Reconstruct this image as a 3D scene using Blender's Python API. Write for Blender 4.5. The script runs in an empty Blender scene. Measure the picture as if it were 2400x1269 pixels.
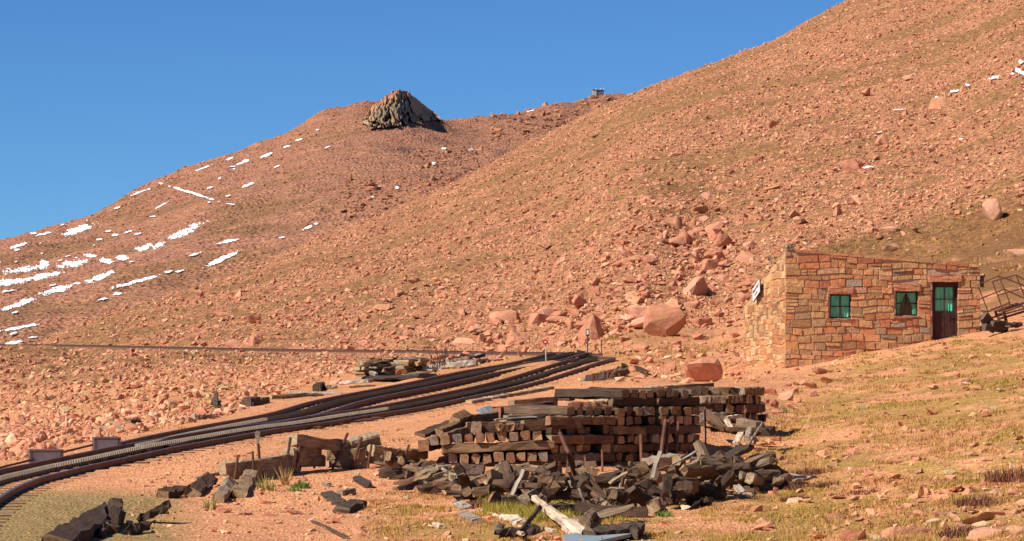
import bpy, bmesh, math, random
import numpy as np
from mathutils import Vector, Matrix
random.seed(7); RNG = np.random.default_rng(7)
F, CX, YH = 7576.0, 1200.0, 900.0          # focal length in photo pixels, principal column, eye-level row
SC = bpy.context.scene; COL = SC.collection

# ---------------------------------------------------------------- helpers
def P(px, py, d): return Vector(((px-CX)/F*d, d, -(py-YH)/F*d))
def tag(o, label=None, cat=None, group=None, kind=None):
    if label: o['label'] = label
    if cat: o['category'] = cat
    if group: o['group'] = group
    if kind: o['kind'] = kind
    return o
def empty(name, loc, rz=0.0):
    o = bpy.data.objects.new(name, None); COL.objects.link(o)
    o.location = loc; o.rotation_euler = (0, 0, rz); o.empty_display_size = .2
    return o
def link(name, me, mats, parent=None):
    if not isinstance(mats, (list, tuple)): mats = [mats]
    if len(me.materials) == 0:
        for m in mats: me.materials.append(m)
    o = bpy.data.objects.new(name, me); COL.objects.link(o)
    if parent is not None: o.parent = parent
    return o
def np_mesh(name, V, faces, col=None, smooth=False):
    """V (n,3); faces (m,k) int array, all the same size; col (n,3)"""
    V = np.asarray(V, np.float32); faces = np.asarray(faces, np.int32)
    me = bpy.data.meshes.new(name); n, k = len(faces), faces.shape[1]
    me.vertices.add(len(V)); me.vertices.foreach_set('co', V.ravel())
    me.loops.add(n*k); me.loops.foreach_set('vertex_index', faces.ravel())
    me.polygons.add(n); me.polygons.foreach_set('loop_start', np.arange(n, dtype=np.int32)*k)
    me.polygons.foreach_set('use_smooth', np.full(n, smooth, bool))
    me.update(calc_edges=True)
    if col is not None:
        a = me.color_attributes.new('Col', 'FLOAT_COLOR', 'POINT')
        c = np.ones((len(V), 4), np.float32); col = np.asarray(col); c[:, :col.shape[1]] = col
        a.data.foreach_set('color', c.ravel())
    return me
class MB:
    """collects simple solids into one mesh"""
    def __init__(s): s.v = []; s.f = []; s.m = []
    def add(s, vs, fs, mi=0):
        b = len(s.v); s.v += [tuple(v) for v in vs]; s.f += [tuple(i+b for i in f) for f in fs]; s.m += [mi]*len(fs)
    def box(s, x0, x1, y0, y1, z0, z1, mi=0):
        s.add([(x0,y0,z0),(x1,y0,z0),(x1,y1,z0),(x0,y1,z0),(x0,y0,z1),(x1,y0,z1),(x1,y1,z1),(x0,y1,z1)],
              [(0,3,2,1),(4,5,6,7),(0,1,5,4),(1,2,6,5),(2,3,7,6),(3,0,4,7)], mi)
    def bar(s, a, b, w, h=None, mi=0, n=4):
        a = Vector(a); b = Vector(b); h = h or w; d = (b-a).normalized()
        up = Vector((0,0,1)) if abs(d.z) < .9 else Vector((0,1,0))
        r = d.cross(up).normalized(); u = r.cross(d)
        vs = []
        for c in (a, b):
            for k in range(n):
                t = 2*math.pi*(k+.5)/n; q = math.sqrt(2) if n == 4 else 1
                vs.append(c + r*(math.cos(t)*w*.5*q) + u*(math.sin(t)*h*.5*q))
        fs = [(k, (k+1) % n, n+(k+1) % n, n+k) for k in range(n)] + [tuple(range(n-1, -1, -1)), tuple(range(n, 2*n))]
        s.add(vs, fs, mi)
    def build(s, name, mats, parent=None, bevel=0):
        me = bpy.data.meshes.new(name); me.from_pydata(s.v, [], s.f)
        me.polygons.foreach_set('material_index', s.m); me.update()
        bm = bmesh.new(); bm.from_mesh(me); bmesh.ops.recalc_face_normals(bm, faces=bm.faces)
        if bevel: bmesh.ops.bevel(bm, geom=bm.edges[:], offset=bevel, segments=1, affect='EDGES')
        bm.to_mesh(me); bm.free()
        return link(name, me, mats, parent)

# ---- numpy value noise
def _h(ix, iy, s):
    n = (ix*374761393 + iy*668265263 + s*982451653) & 0xFFFFFFFF
    n = ((n ^ (n >> 13))*1274126177) & 0xFFFFFFFF
    return ((n ^ (n >> 16)) & 0xFFFF)/65535.0
def vnoise(x, y, s=0):
    ix = np.floor(x).astype(np.int64); iy = np.floor(y).astype(np.int64); fx = x-ix; fy = y-iy
    fx = fx*fx*(3-2*fx); fy = fy*fy*(3-2*fy)
    a = _h(ix,iy,s); b = _h(ix+1,iy,s); c = _h(ix,iy+1,s); d = _h(ix+1,iy+1,s)
    return a+(b-a)*fx+(c-a)*fy+(a-b-c+d)*fx*fy
def fbm(x, y, o=4, s=0, g=.5):
    t = 0; a = 1; n = 0
    for k in range(o):
        t = t+a*vnoise(x*2**k, y*2**k, s+k*17); n += a; a *= g
    return t/n                                     # 0..1
def sstep(a, b, x):
    t = np.clip((x-a)/(b-a), 0, 1); return t*t*(3-2*t)
def gsm(A, sig, ax):
    if sig <= 0: return A
    r = int(3*sig)+1; k = np.exp(-.5*(np.arange(-r, r+1)/sig)**2); k /= k.sum()
    pad = [(0, 0), (0, 0)]; pad[ax] = (r, r); B = np.pad(A, pad, mode='edge'); out = np.zeros_like(A); n = A.shape[ax]
    for i, w in enumerate(k): out += w*np.take(B, range(i, i+n), axis=ax)
    return out

# ---------------------------------------------------------------- materials
def new_mat(name):
    m = bpy.data.materials.new(name); m.use_nodes = True; nt = m.node_tree
    b = nt.nodes['Principled BSDF']; b.inputs['Roughness'].default_value = .9
    b.inputs['Specular IOR Level'].default_value = .2
    return m, nt, b
def N(nt, t, **kw):
    n = nt.nodes.new(t)
    for k, v in kw.items():
        if k.startswith('i_'):
            key = k[2:]; key = int(key) if key.isdigit() else key.replace('_', ' ')
            n.inputs[key].default_value = v
        else: setattr(n, k, v)
    return n
def L(nt, a, b): nt.links.new(a, b)
def mixc(nt, fac, a, b, mode='MIX'):
    n = nt.nodes.new('ShaderNodeMix'); n.data_type = 'RGBA'; n.blend_type = mode
    for s, v in ((n.inputs[0], fac), (n.inputs[6], a), (n.inputs[7], b)):
        if hasattr(v, 'links'): nt.links.new(v, s)
        else: s.default_value = v if not isinstance(v, tuple) else (*v, 1)[:4]
    return n.outputs[2]
def ramp(nt, fac, stops, interp='LINEAR'):
    r = nt.nodes.new('ShaderNodeValToRGB'); r.color_ramp.interpolation = interp
    e = r.color_ramp.elements
    while len(e) < len(stops): e.new(.5)
    for i, (p, c) in enumerate(stops):
        e[i].position = p; e[i].color = (*c, 1) if isinstance(c, tuple) else (c, c, c, 1)
    nt.links.new(fac, r.inputs[0]); return r.outputs[0]
def bump(nt, b, h, dist, strength=1.0):
    n = nt.nodes.new('ShaderNodeBump'); n.inputs['Distance'].default_value = dist; n.inputs['Strength'].default_value = strength
    nt.links.new(h, n.inputs['Height']); nt.links.new(n.outputs[0], b.inputs['Normal'])
def noise(nt, co, scale, detail=4, rough=.55):
    n = N(nt, 'ShaderNodeTexNoise', i_Scale=scale, i_Detail=detail, i_Roughness=rough)
    nt.links.new(co, n.inputs['Vector']); return n.outputs['Fac']

def ground_mat(name, peb, fine, bd):
    m, nt, b = new_mat(name); co = N(nt, 'ShaderNodeNewGeometry').outputs['Position']
    at = N(nt, 'ShaderNodeAttribute', attribute_name='Col').outputs['Color']
    v = N(nt, 'ShaderNodeTexVoronoi', i_Scale=peb); L(nt, co, v.inputs['Vector'])
    sep = N(nt, 'ShaderNodeSeparateColor'); L(nt, v.outputs['Color'], sep.inputs[0])
    pv = ramp(nt, sep.outputs[0], [(0, .62), (.5, 1.0), (.9, 1.25), (1, 1.5)])
    c = mixc(nt, .75, at, pv, 'MULTIPLY')
    nn = noise(nt, co, fine, 5, .65)
    c = mixc(nt, 1.0, c, ramp(nt, nn, [(.25, .7), (.5, 1.0), (.75, 1.22)]), 'MULTIPLY')
    L(nt, c, b.inputs['Base Color'])
    ad = N(nt, 'ShaderNodeMath', operation='ADD'); L(nt, v.outputs['Distance'], ad.inputs[0]); L(nt, nn, ad.inputs[1])
    if peb > 2:
        v2 = N(nt, 'ShaderNodeTexVoronoi', i_Scale=4.2); L(nt, co, v2.inputs['Vector']); s2 = N(nt, 'ShaderNodeSeparateColor'); L(nt, v2.outputs['Color'], s2.inputs[0])
        al = N(nt, 'ShaderNodeAttribute', attribute_name='Col').outputs['Alpha']
        c = mixc(nt, al, c, mixc(nt, 1.0, c, ramp(nt, s2.outputs[1], [(0, .55), (.5, .95), (1, 1.4)]), 'MULTIPLY')); L(nt, c, b.inputs['Base Color'])
    bump(nt, b, ad.outputs[0], bd, .8)
    return m
M = {}
M['ground'] = ground_mat('granite_gravel', 16, 3.5, .05)
M['mountain'] = ground_mat('mountain_scree', .75, .22, 1.6)
def rock_mat(name, src, s1, bd):
    m, nt, b = new_mat(name)
    if src == 'attr': c = N(nt, 'ShaderNodeAttribute', attribute_name='Col').outputs['Color']; co = N(nt, 'ShaderNodeNewGeometry').outputs['Position']
    else: c = N(nt, 'ShaderNodeObjectInfo').outputs['Color']; co = N(nt, 'ShaderNodeNewGeometry').outputs['Position']
    n1 = noise(nt, co, s1, 6, .7); n2 = noise(nt, co, s1*.35, 3)
    c = mixc(nt, 1.0, c, ramp(nt, n1, [(.25, .72), (.5, 1.0), (.8, 1.2)]), 'MULTIPLY')
    c = mixc(nt, ramp(nt, n2, [(.52, 0.0), (.7, .45)]), c, (.40, .27, .10))
    L(nt, c, b.inputs['Base Color']); bump(nt, b, n1, bd, .9); return m
M['rock'] = rock_mat('scree_rock', 'attr', 7, .03)
M['boulder'] = rock_mat('boulder_granite', 'obj', 6, .05)
M['crag'] = rock_mat('crag_rock', 'attr', .25, 1.0)

def wood_mat(name, stops, endc, dark=1.0):
    m, nt, b = new_mat(name); tc = N(nt, 'ShaderNodeTexCoord'); oi = N(nt, 'ShaderNodeObjectInfo')
    mp = N(nt, 'ShaderNodeMapping'); mp.inputs['Scale'].default_value = (1.2, 16, 16); L(nt, tc.outputs['Object'], mp.inputs['Vector'])
    off = N(nt, 'ShaderNodeCombineXYZ'); ml = N(nt, 'ShaderNodeMath', operation='MULTIPLY', i_1=37.0)
    L(nt, oi.outputs['Random'], ml.inputs[0]); 
    for i in range(3): L(nt, ml.outputs[0], off.inputs[i])
    L(nt, off.outputs[0], mp.inputs['Location'])
    g = noise(nt, mp.outputs[0], 1.6, 6, .7); blot = noise(nt, tc.outputs['Object'], 2.3, 3)
    base = ramp(nt, oi.outputs['Random'], stops)
    c = mixc(nt, 1.0, base, ramp(nt, g, [(.28, .28), (.5, .95), (.75, 1.45)]), 'MULTIPLY')
    c = mixc(nt, ramp(nt, blot, [(.45, 0.0), (.7, .65)]), c, (.085, .05, .032))
    # cut ends: paler, with radial checks
    sx = N(nt, 'ShaderNodeSeparateXYZ'); L(nt, tc.outputs['Normal'], sx.inputs[0])
    ab = N(nt, 'ShaderNodeMath', operation='ABSOLUTE'); L(nt, sx.outputs[0], ab.inputs[0])
    gt = N(nt, 'ShaderNodeMath', operation='GREATER_THAN', i_1=.75); L(nt, ab.outputs[0], gt.inputs[0])
    en = noise(nt, tc.outputs['Object'], 22, 5, .8)
    ec = ramp(nt, oi.outputs['Random'], endc)
    ec = mixc(nt, 1.0, ec, ramp(nt, en, [(.3, .35), (.55, 1.0), (.8, 1.25)]), 'MULTIPLY')
    c = mixc(nt, gt.outputs[0], c, ec)
    L(nt, c, b.inputs['Base Color']); bump(nt, b, g, .02, .8); return m
M['tie'] = wood_mat('creosoted_wood', [(0, (.11,.055,.03)), (.3, (.20,.105,.055)), (.55, (.15,.085,.06)), (.8, (.30,.175,.085)), (1, (.26,.19,.14))],
                    [(0, (.36,.20,.10)), (.35, (.45,.27,.13)), (.6, (.33,.13,.07)), (.8, (.40,.30,.19)), (1, (.24,.20,.18))])
M['heap'] = wood_mat('rotten_wood', [(0, (.060,.034,.022)), (.35, (.12,.068,.040)), (.7, (.19,.115,.066)), (1, (.28,.20,.13))],
                     [(0, (.22,.125,.06)), (.5, (.38,.23,.115)), (1, (.44,.32,.20))])
M['heapshade'] = wood_mat('shaded_rotten_wood', [(0, (.030,.018,.013)), (.4, (.060,.034,.022)), (.75, (.10,.058,.035)), (1, (.17,.11,.07))], [(0, (.12,.07,.04)), (.5, (.22,.13,.07)), (.8, (.36,.23,.13)), (1, (.42,.31,.20))])  # darker copy of the heap wood: shade and creosote put into its colour
M['retain'] = wood_mat('retaining_timber', [(0, (.34,.21,.11)), (.5, (.42,.26,.13)), (1, (.33,.24,.16))], [(0, (.50,.34,.17)), (1, (.45,.33,.20))])
M['grey'] = wood_mat('grey_driftwood', [(0, (.28,.21,.15)), (.5, (.38,.30,.22)), (1, (.48,.40,.32))], [(0, (.36,.26,.17)), (1, (.46,.36,.25))])
M['bleach'] = wood_mat('bleached_wood', [(0, (.62,.45,.30)), (1, (.70,.55,.40))], [(0, (.5,.38,.25)), (1, (.5,.38,.25))])
M['char'] = wood_mat('charred_wood', [(0, (.05,.035,.028)), (1, (.08,.055,.04))], [(0, (.10,.07,.05)), (1, (.16,.11,.07))])

def plain(name, col, rough=.7, metal=0.0, var=.3, sc=12, b2=None, thr=(.5, .7)):
    m, nt, b = new_mat(name); co = N(nt, 'ShaderNodeTexCoord').outputs['Object']
    n = noise(nt, co, sc, 5, .65)
    c = mixc(nt, 1.0, col, ramp(nt, n, [(.25, 1-var), (.5, 1.0), (.75, 1+var)]), 'MULTIPLY')
    if b2: c = mixc(nt, ramp(nt, noise(nt, co, sc*.4, 4), [(thr[0], 0.0), (thr[1], 1.0)]), c, b2)
    L(nt, c, b.inputs['Base Color']); b.inputs['Roughness'].default_value = rough; b.inputs['Metallic'].default_value = metal
    return m
M['rust'] = plain('rusty_steel', (.115,.050,.033), .75, .15, .45, 9, (.20,.085,.05), (.5, .7))
M['rail'] = plain('rail_steel', (.17,.085,.058), .6, .3, .35, 4)
M['railtop'] = plain('worn_railhead', (.22,.17,.16), .38, .7, .2, 4)
M['rackdark'] = plain('greased_rack', (.022,.018,.016), .55, .3, .5, 6)
M['tooth'] = plain('worn_rack_teeth', (.33,.27,.20), .5, .2, .3, 6)
M['tooth2'] = plain('greasy_rack_teeth', (.045,.038,.033), .5, .4, .5, 6)
M['box'] = plain('switch_box_concrete', (.50,.48,.44), .9, 0, .15, 8)
M['lid'] = plain('switch_box_lid', (.16,.10,.085), .6, .2, .2, 6)
M['white'] = plain('white_paint', (.78,.76,.72), .5, 0, .08, 9)
M['black'] = plain('black_paint', (.02,.02,.02), .5, 0, .2, 9)
M['red'] = plain('red_paint', (.55,.035,.012), .5, 0, .15, 12)
M['postgrey'] = plain('weathered_post', (.50,.43,.38), .8, 0, .15, 12)
M['darkpost'] = plain('dark_post', (.10,.085,.08), .8, 0, .2, 12)
M['bluemetal'] = plain('blue_sheet_metal', (.23,.29,.32), .55, .1, .15, 3, (.42,.34,.26), (.5, .7))
M['mortar'] = plain('mortar', (.44,.29,.18), .95, 0, .25, 6)
M['roof'] = plain('tar_roof', (.18,.11,.08), .9, 0, .3, 3)
M['brown'] = plain('brown_painted_wood', (.060,.024,.020), .55, 0, .25, 5)
M['frame'] = plain('dark_window_frame', (.040,.022,.018), .6, 0, .3, 10)
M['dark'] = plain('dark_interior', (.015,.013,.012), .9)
M['latch'] = plain('iron_latch', (.06,.05,.05), .5, .6)
M['snow'] = plain('old_snow', (.86,.87,.90), .7, 0, .05, 2)
M['concgrey'] = plain('summit_concrete', (.40,.38,.36), .9, 0, .1, .5)
M['sumdark'] = plain('summit_dark_wall', (.12,.11,.14), .8, 0, .1, .5)
def stone_mat():
    m, nt, b = new_mat('cabin_stone'); co = N(nt, 'ShaderNodeTexCoord').outputs['Object']
    c = N(nt, 'ShaderNodeAttribute', attribute_name='Col').outputs['Color']
    n = noise(nt, co, 9, 6, .7); n2 = noise(nt, co, 3, 3)
    c = mixc(nt, 1.0, c, ramp(nt, n, [(.25, .62), (.5, 1.0), (.78, 1.25)]), 'MULTIPLY')
    c = mixc(nt, ramp(nt, n2, [(.55, 0.0), (.75, .5)]), c, (.30, .17, .07))
    L(nt, c, b.inputs['Base Color']); bump(nt, b, n, .09, 1.0); return m
M['stone'] = stone_mat()
def curtain_mat():
    m, nt, b = new_mat('green_curtain'); co = N(nt, 'ShaderNodeTexCoord').outputs['Object']
    w = N(nt, 'ShaderNodeMapping'); w.inputs['Scale'].default_value = (14, 1, 1.2); L(nt, co, w.inputs['Vector'])
    n = noise(nt, w.outputs[0], 1.0, 3)
    c = ramp(nt, n, [(.3, (.03,.34,.20)), (.5, (.06,.60,.38)), (.62, (.16,.62,.36)), (.75, (.40,.58,.34))])
    L(nt, c, b.inputs['Base Color']); return m
M['curtain'] = curtain_mat()
def glass_mat():
    m = bpy.data.materials.new('window_glass'); m.use_nodes = True; nt = m.node_tree; nt.nodes.clear()
    o = N(nt, 'ShaderNodeOutputMaterial'); t = N(nt, 'ShaderNodeBsdfTransparent'); g = N(nt, 'ShaderNodeBsdfGlossy'); x = N(nt, 'ShaderNodeMixShader', i_0=.06)
    g.inputs['Roughness'].default_value = .03
    L(nt, t.outputs[0], x.inputs[1]); L(nt, g.outputs[0], x.inputs[2]); L(nt, x.outputs[0], o.inputs[0]); return m
M['glass'] = glass_mat()
def grass_mat():
    m, nt, b = new_mat('grass_blades'); c = N(nt, 'ShaderNodeAttribute', attribute_name='Col').outputs['Color']
    L(nt, c, b.inputs['Base Color']); return m
M['grass'] = grass_mat()

# ---------------------------------------------------------------- terrain
def make_grid(pxs, D, cols, sig_px, sig_ln):
    D = np.asarray(D); ln = np.log(D); cpx = np.array([c[0] for c in cols], float)
    Cc = []
    for _, pts in cols:
        a = np.array(pts, float); Cc.append(np.interp(ln, np.log(a[:, 0]), a[:, 1]))
    Cc = np.array(Cc)
    PY = np.empty((len(pxs), len(D)))
    for j in range(len(D)): PY[:, j] = np.interp(pxs, cpx, Cc[:, j])
    return gsm(gsm(PY, sig_px, 0), sig_ln, 1)
cols = [
 (-3000, [(6,2600),(40,2000),(100,1750),(200,1700),(400,1800),(900,1900)]),
 (-700, [(6,3800),(40,1500),(63,1270),(80,1160),(110,1060),(160,990),(230,960),(400,1050),(900,1300)]),
 (0,   [(6,4200),(30,1500),(40,1375),(50,1265),(55,1205),(60,1155),(63,1132),(68,1098),(74,1065),(80,1045),(95,1000),(120,950),(160,890),(210,840),(245,817),(300,850),(420,990),(900,1200)]),
 (250, [(6,4200),(30,1480),(40,1360),(50,1255),(55,1205),(60,1150),(65,1108),(68,1088),(70,1076),(76,1040),(82,1015),(90,990),(120,930),(170,860),(237,812),(258,780),(290,743),(330,745),(450,870),(900,1100)]),
 (500, [(6,4200),(30,1480),(40,1360),(50,1258),(55,1205),(60,1145),(63,1112),(65,1090),(67,1066),(70,1052),(76,1032),(82,1005),(88,978),(95,955),(110,922),(150,862),(207,820),(232,768),(270,712),(310,672),(340,653),(400,700),(900,1000)]),
 (750, [(6,4200),(30,1480),(40,1370),(50,1262),(55,1208),(60,1150),(65,1112),(68.5,1088),(70,1050),(73,1036),(78,1020),(85,998),(93,962),(100,942),(115,915),(140,872),(187,825),(210,778),(245,690),(300,615),(350,568),(390,548),(450,600),(900,1000)]),
 (1000,[(6,4200),(30,1470),(40,1355),(50,1252),(55,1205),(60,1155),(65,1105),(69,1082),(71,1040),(74,1012),(80,985),(88,962),(96,950),(103,922),(108,903),(116,885),(130,855),(167,826),(185,790),(205,730),(245,640),(300,552),(360,490),(410,452),(480,520),(900,1000)]),
 (1250,[(6,4200),(30,1460),(40,1345),(45,1285),(50,1238),(55,1192),(60,1150),(65,1112),(68,1092),(70.5,990),(72,976),(80,955),(92,935),(103,912),(110,900),(118,872),(124,856),(132,842),(150,830),(172,775),(190,705),(230,605),(280,505),(330,418),(400,345),(440,325),(500,370),(900,1000)]),
 (1500,[(6,4200),(30,1460),(40,1345),(45,1285),(50,1235),(55,1190),(60,1150),(67,1108),(69.8,1088),(72.5,955),(75,940),(82,925),(92,903),(105,880),(120,850),(128,838),(140,805),(165,705),(190,605),(220,505),(260,400),(320,300),(380,240),(430,208),(500,260),(900,1000)]),
 (1680,[(6,4200),(30,1460),(40,1340),(50,1235),(60,1150),(68,1090),(72,1045),(75,985),(78,925),(82,912),(92,905),(105,892),(115,884),(125,872),(135,842),(150,780),(168,710),(190,620),(225,500),(270,370),(330,240),(390,170),(440,145),(520,220),(900,900)]),
 (1850,[(6,4200),(30,1470),(40,1340),(50,1238),(60,1150),(68,1080),(75,1018),(80,980),(86,945),(92,920),(100,896),(108,874),(116,859),(124,842),(135,795),(150,700),(165,630),(185,570),(230,430),(300,260),(380,120),(450,72),(520,120),(900,800)]),
 (2000,[(6,4200),(30,1450),(40,1330),(50,1225),(60,1125),(70,1035),(80,960),(90,915),(100,878),(108,852),(116,832),(124,810),(135,745),(150,660),(165,602),(185,545),(230,405),(300,230),(380,60),(450,-5),(520,20),(900,600)]),
 (2200,[(6,4200),(30,1430),(40,1318),(50,1200),(60,1090),(70,1000),(80,935),(90,885),(100,848),(108,818),(116,796),(124,775),(135,715),(150,630),(165,560),(180,505),(230,360),(300,180),(380,10),(460,-90),(900,300)]),
 (2400,[(6,4200),(30,1400),(40,1290),(50,1165),(60,1055),(70,970),(80,905),(90,858),(100,820),(108,790),(116,767),(124,745),(135,680),(150,580),(165,490),(175,440),(230,270),(300,90),(400,-130),(500,-250),(900,-100)]),
 (3100,[(6,3800),(40,1150),(60,900),(80,760),(100,690),(120,630),(160,330),(230,50),(330,-250),(450,-500),(900,-500)]),
 (5500,[(6,3000),(40,300),(80,-100),(160,-700),(330,-1400),(900,-2000)]),
]
pxs = np.concatenate([np.arange(-3000,-700,70.), np.arange(-700,3100,5.), np.arange(3100,5501,80.)])
D = np.concatenate([np.geomspace(6,36,30)[:-1], np.geomspace(36,500,760), np.geomspace(500,900,30)[1:]])
PYg = make_grid(pxs, D, cols, 7, 3.0)
DD, PP = np.meshgrid(D, pxs)
GX = (PP-CX)/F*DD; GY = DD.copy(); GZ = -(PYg-YH)/F*DD
hill = sstep(128, 175, DD); mid = sstep(36, 60, DD)
GZ += hill*((vnoise(GX/.55, GY/1.1, 14)-.5)*.34+(RNG.random(GX.shape)-.5)*.10)*sstep(0,1,500-DD)
GZ += hill*((fbm(GX/9, GY/14, 4, 3)-.5)*1.1 + (fbm(GX/2.2, GY/3, 3, 9)-.5)*.30)
fgr = (1-hill)*mid
rough = .18*sstep(1500,1900,PP) + .10*(1-sstep(60,72,DD)) + .10*sstep(100,120,DD)
GZ += fgr*rough*(fbm(GX/2.5, GY/2.5, 4, 21)-.5)*2 + fgr*.05*(fbm(GX/1.0, GY/1.0, 3, 31)-.5)

# track centre lines: (px, py of rail top, depth)
def spline(pts, step=.25):
    p = np.array([tuple(P(*q)) for q in pts]); s = np.concatenate([[0], np.cumsum(np.linalg.norm(np.diff(p, axis=0), axis=1))])
    n = len(s); t = np.arange(0, s[-1], step); out = np.empty((len(t), 3))
    m = np.gradient(p, s, axis=0)
    i = np.clip(np.searchsorted(s, t, 'right')-1, 0, n-2); h = (s[i+1]-s[i])[:, None]; u = ((t-s[i])[:, None])/h
    out = (2*u**3-3*u**2+1)*p[i]+(u**3-2*u**2+u)*h*m[i]+(-2*u**3+3*u**2)*p[i+1]+(u**3-u**2)*h*m[i+1]
    return out
def dd(px): return 63.2*2974/(2974-px)
T1 = [(-330,1420,37.5),(-240,1290,44.5),(-170,1215,50.5),(-100,1165,55.5),(-40,1135,59.2),(20,1115,62.2),(60,1106,63.8)]+[(px, py, dd(px)) for px, py in ((102,1096),(204,1075),(321,1050),(478,1022),(583,1004),(700,989),(780,976),(930,953),(1050,929),(1230,888),(1320,860),(1372,844))] + [(1397,839,122.0),(1392,837,126.0),(1360,837,129.5),(1300,838,132.5)]
T2 = [(321,1044,72.6),(420,1021,76.),(525,1000,80.),(700,966,88.5),(780,942,94.2),(1002,897,105.5),(1128,870,112.3),(1230,852,119.2),(1290,838,124.5),(1325,829,128.5),(1345,826,131.5)]
T3 = [(1372,829,135.5),(1330,828,139),(1200,826.5,146),(1000,823,166),(700,820,186),(450,815,210),(200,810,238),(60,808,252),(-80,808,262),(-260,812,275)]
tr1, tr2, tr3 = spline(T1), spline(T2), spline(T3)
def flatten(line, half, fall, drop):
    global GZ
    m = (GY > line[:,1].min()-8) & (GY < line[:,1].max()+8) & (GX > line[:,0].min()-8) & (GX < line[:,0].max()+8)
    x = GX[m]; y = GY[m]; z = GZ[m]; best = np.full(len(x), 1e9); bz = np.zeros(len(x))
    for q in line[::3]:
        d2 = (x-q[0])**2+(y-q[1])**2; k = d2 < best; best[k] = d2[k]; bz[k] = q[2]
    r = np.sqrt(best); w = 1-sstep(half, fall, r)
    GZ[m] = z*(1-w)+(bz-drop)*w
flatten(tr3, 1.5, 3.5, .13); flatten(tr2, 1.5, 3.0, .115); flatten(tr1, 1.6, 3.4, .125)
LNI = np.arange(len(D)); lnD = np.log(D); PXI = np.arange(len(pxs))
def zf(x, y):
    x = np.atleast_1d(np.asarray(x, float)); y = np.atleast_1d(np.asarray(y, float))
    u = np.interp(CX+F*x/y, pxs, PXI); v = np.interp(np.log(y), lnD, LNI)
    i = np.clip(u.astype(int), 0, len(pxs)-2); j = np.clip(v.astype(int), 0, len(D)-2); a = u-i; b = v-j
    return GZ[i,j]*(1-a)*(1-b)+GZ[i+1,j]*a*(1-b)+GZ[i,j+1]*(1-a)*b+GZ[i+1,j+1]*a*b
TPY = YH-GZ*F/DD                       # image row of each terrain vertex, used to find the ground depth of a photo point
def locate(px, py, dmin=36.0, grid=None):
    pyt, pg, Dg = grid if grid else (TPY, pxs, D)
    px = np.atleast_1d(np.asarray(px, float)); py = np.atleast_1d(np.asarray(py, float)); out = np.full(len(px), np.nan)
    j0 = np.searchsorted(Dg, dmin)
    for s in range(0, len(px), 4000):
        u = np.interp(px[s:s+4000], pg, np.arange(len(pg))); i = np.clip(u.astype(int), 0, len(pg)-2); a = (u-i)[:, None]
        c = pyt[i][:, j0:]*(1-a)+pyt[i+1][:, j0:]*a
        h = c <= py[s:s+4000, None]; ok = h.any(1); j = h.argmax(1); j = np.maximum(j, 1); r = np.arange(len(j))
        y0 = c[r, j-1]; y1 = c[r, j]; t = np.clip((y0-py[s:s+4000])/np.where(np.abs(y0-y1) < 1e-6, 1, y0-y1), 0, 1)
        dv = Dg[j0:][j-1]*(1-t)+Dg[j0:][j]*t; dv[~ok] = np.nan; out[s:s+4000] = dv
    return out
def G(px, py, dmin=36.0):
    d = float(locate(px, py, dmin)[0]); x = (px-CX)/F*d; return Vector((x, d, float(zf(x, d)[0])))
def grid_faces(nu, nd):
    i, j = np.meshgrid(np.arange(nu-1), np.arange(nd-1), indexing='ij'); a = (i*nd+j).ravel()
    return np.stack([a, a+nd, a+nd+1, a+1], 1)

# ground colour: bare granite gravel, grass and moss where it grows; lower left takes the train window's tint
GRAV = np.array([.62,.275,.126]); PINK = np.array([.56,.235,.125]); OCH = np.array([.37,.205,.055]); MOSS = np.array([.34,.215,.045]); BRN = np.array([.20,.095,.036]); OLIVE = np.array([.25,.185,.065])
def lerp(c, t, w): return c*(1-w[..., None])+t*w[..., None]
n1 = fbm(GX/1.6, GY/2.2, 4, 51); n2 = fbm(GX/.7, GY/.9, 3, 61); n3 = .62*fbm(GX/17, GY/8, 4, 71)+.38*fbm(GX/4, GY/3.5, 3, 72)
C = np.empty(GX.shape+(3,)); C[:] = GRAV
C = lerp(C, np.array([.40,.178,.086]), hill)  # hill ground darkened, shade between the rocks painted into its colour
veg_r = sstep(1640,1900,PP+(70-DD)*6)*sstep(40,44,DD)*(1-sstep(104,116,DD))
C = lerp(C, OCH, veg_r*sstep(.41,.58,n1)*.8); C = lerp(C, MOSS, veg_r*sstep(.52,.66,n2)*.7*sstep(.40,.6,fbm(GX/3.5,GY/3.5,2,77)))
low_r = sstep(1480,1600,PP)*(1-sstep(56,64,DD)); C = lerp(C, OCH, low_r*sstep(.45,.6,n1)*.8)
fg = (1-sstep(54,60,DD))*sstep(800,1000,PP)*(1-sstep(1500,1650,PP)); C = lerp(C, OCH, fg*sstep(.44,.58,n1)*.8); C = lerp(C, MOSS, fg*sstep(.55,.66,n2)*.8)
mead = sstep(1830,1950,PP)*sstep(124,134,DD)*(1-sstep(168,184,DD)); C = lerp(C, np.array([.235,.108,.038]), mead*sstep(.20,.40,n1)*.97); C = lerp(C, BRN, mead*sstep(.5,.65,n3)*.7)
hp = hill*sstep(.505,.575,n3)*(1-.6*mead); C = lerp(C, np.array([.27,.135,.050]), hp*.85)
oli = (1-sstep(330,520,PP+40*(n1-.5)))*(1-sstep(57,62,DD)); C = lerp(C, OLIVE, oli*.85)  # olive darkening painted in for the tint of the train window
sh = (1-hill)*sstep(95,105,DD)*sstep(.5,.62,n1)*(1-sstep(1500,1640,PP)); C = lerp(C, OCH, sh*.45)
C *= (.86+.28*fbm(GX/6, GY/6, 3, 91))[..., None]
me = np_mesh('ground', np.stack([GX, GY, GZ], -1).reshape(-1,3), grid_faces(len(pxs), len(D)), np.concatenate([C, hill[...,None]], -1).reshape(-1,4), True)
tag(link('hillside_terrain', me, M['ground']), kind='structure')

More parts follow.
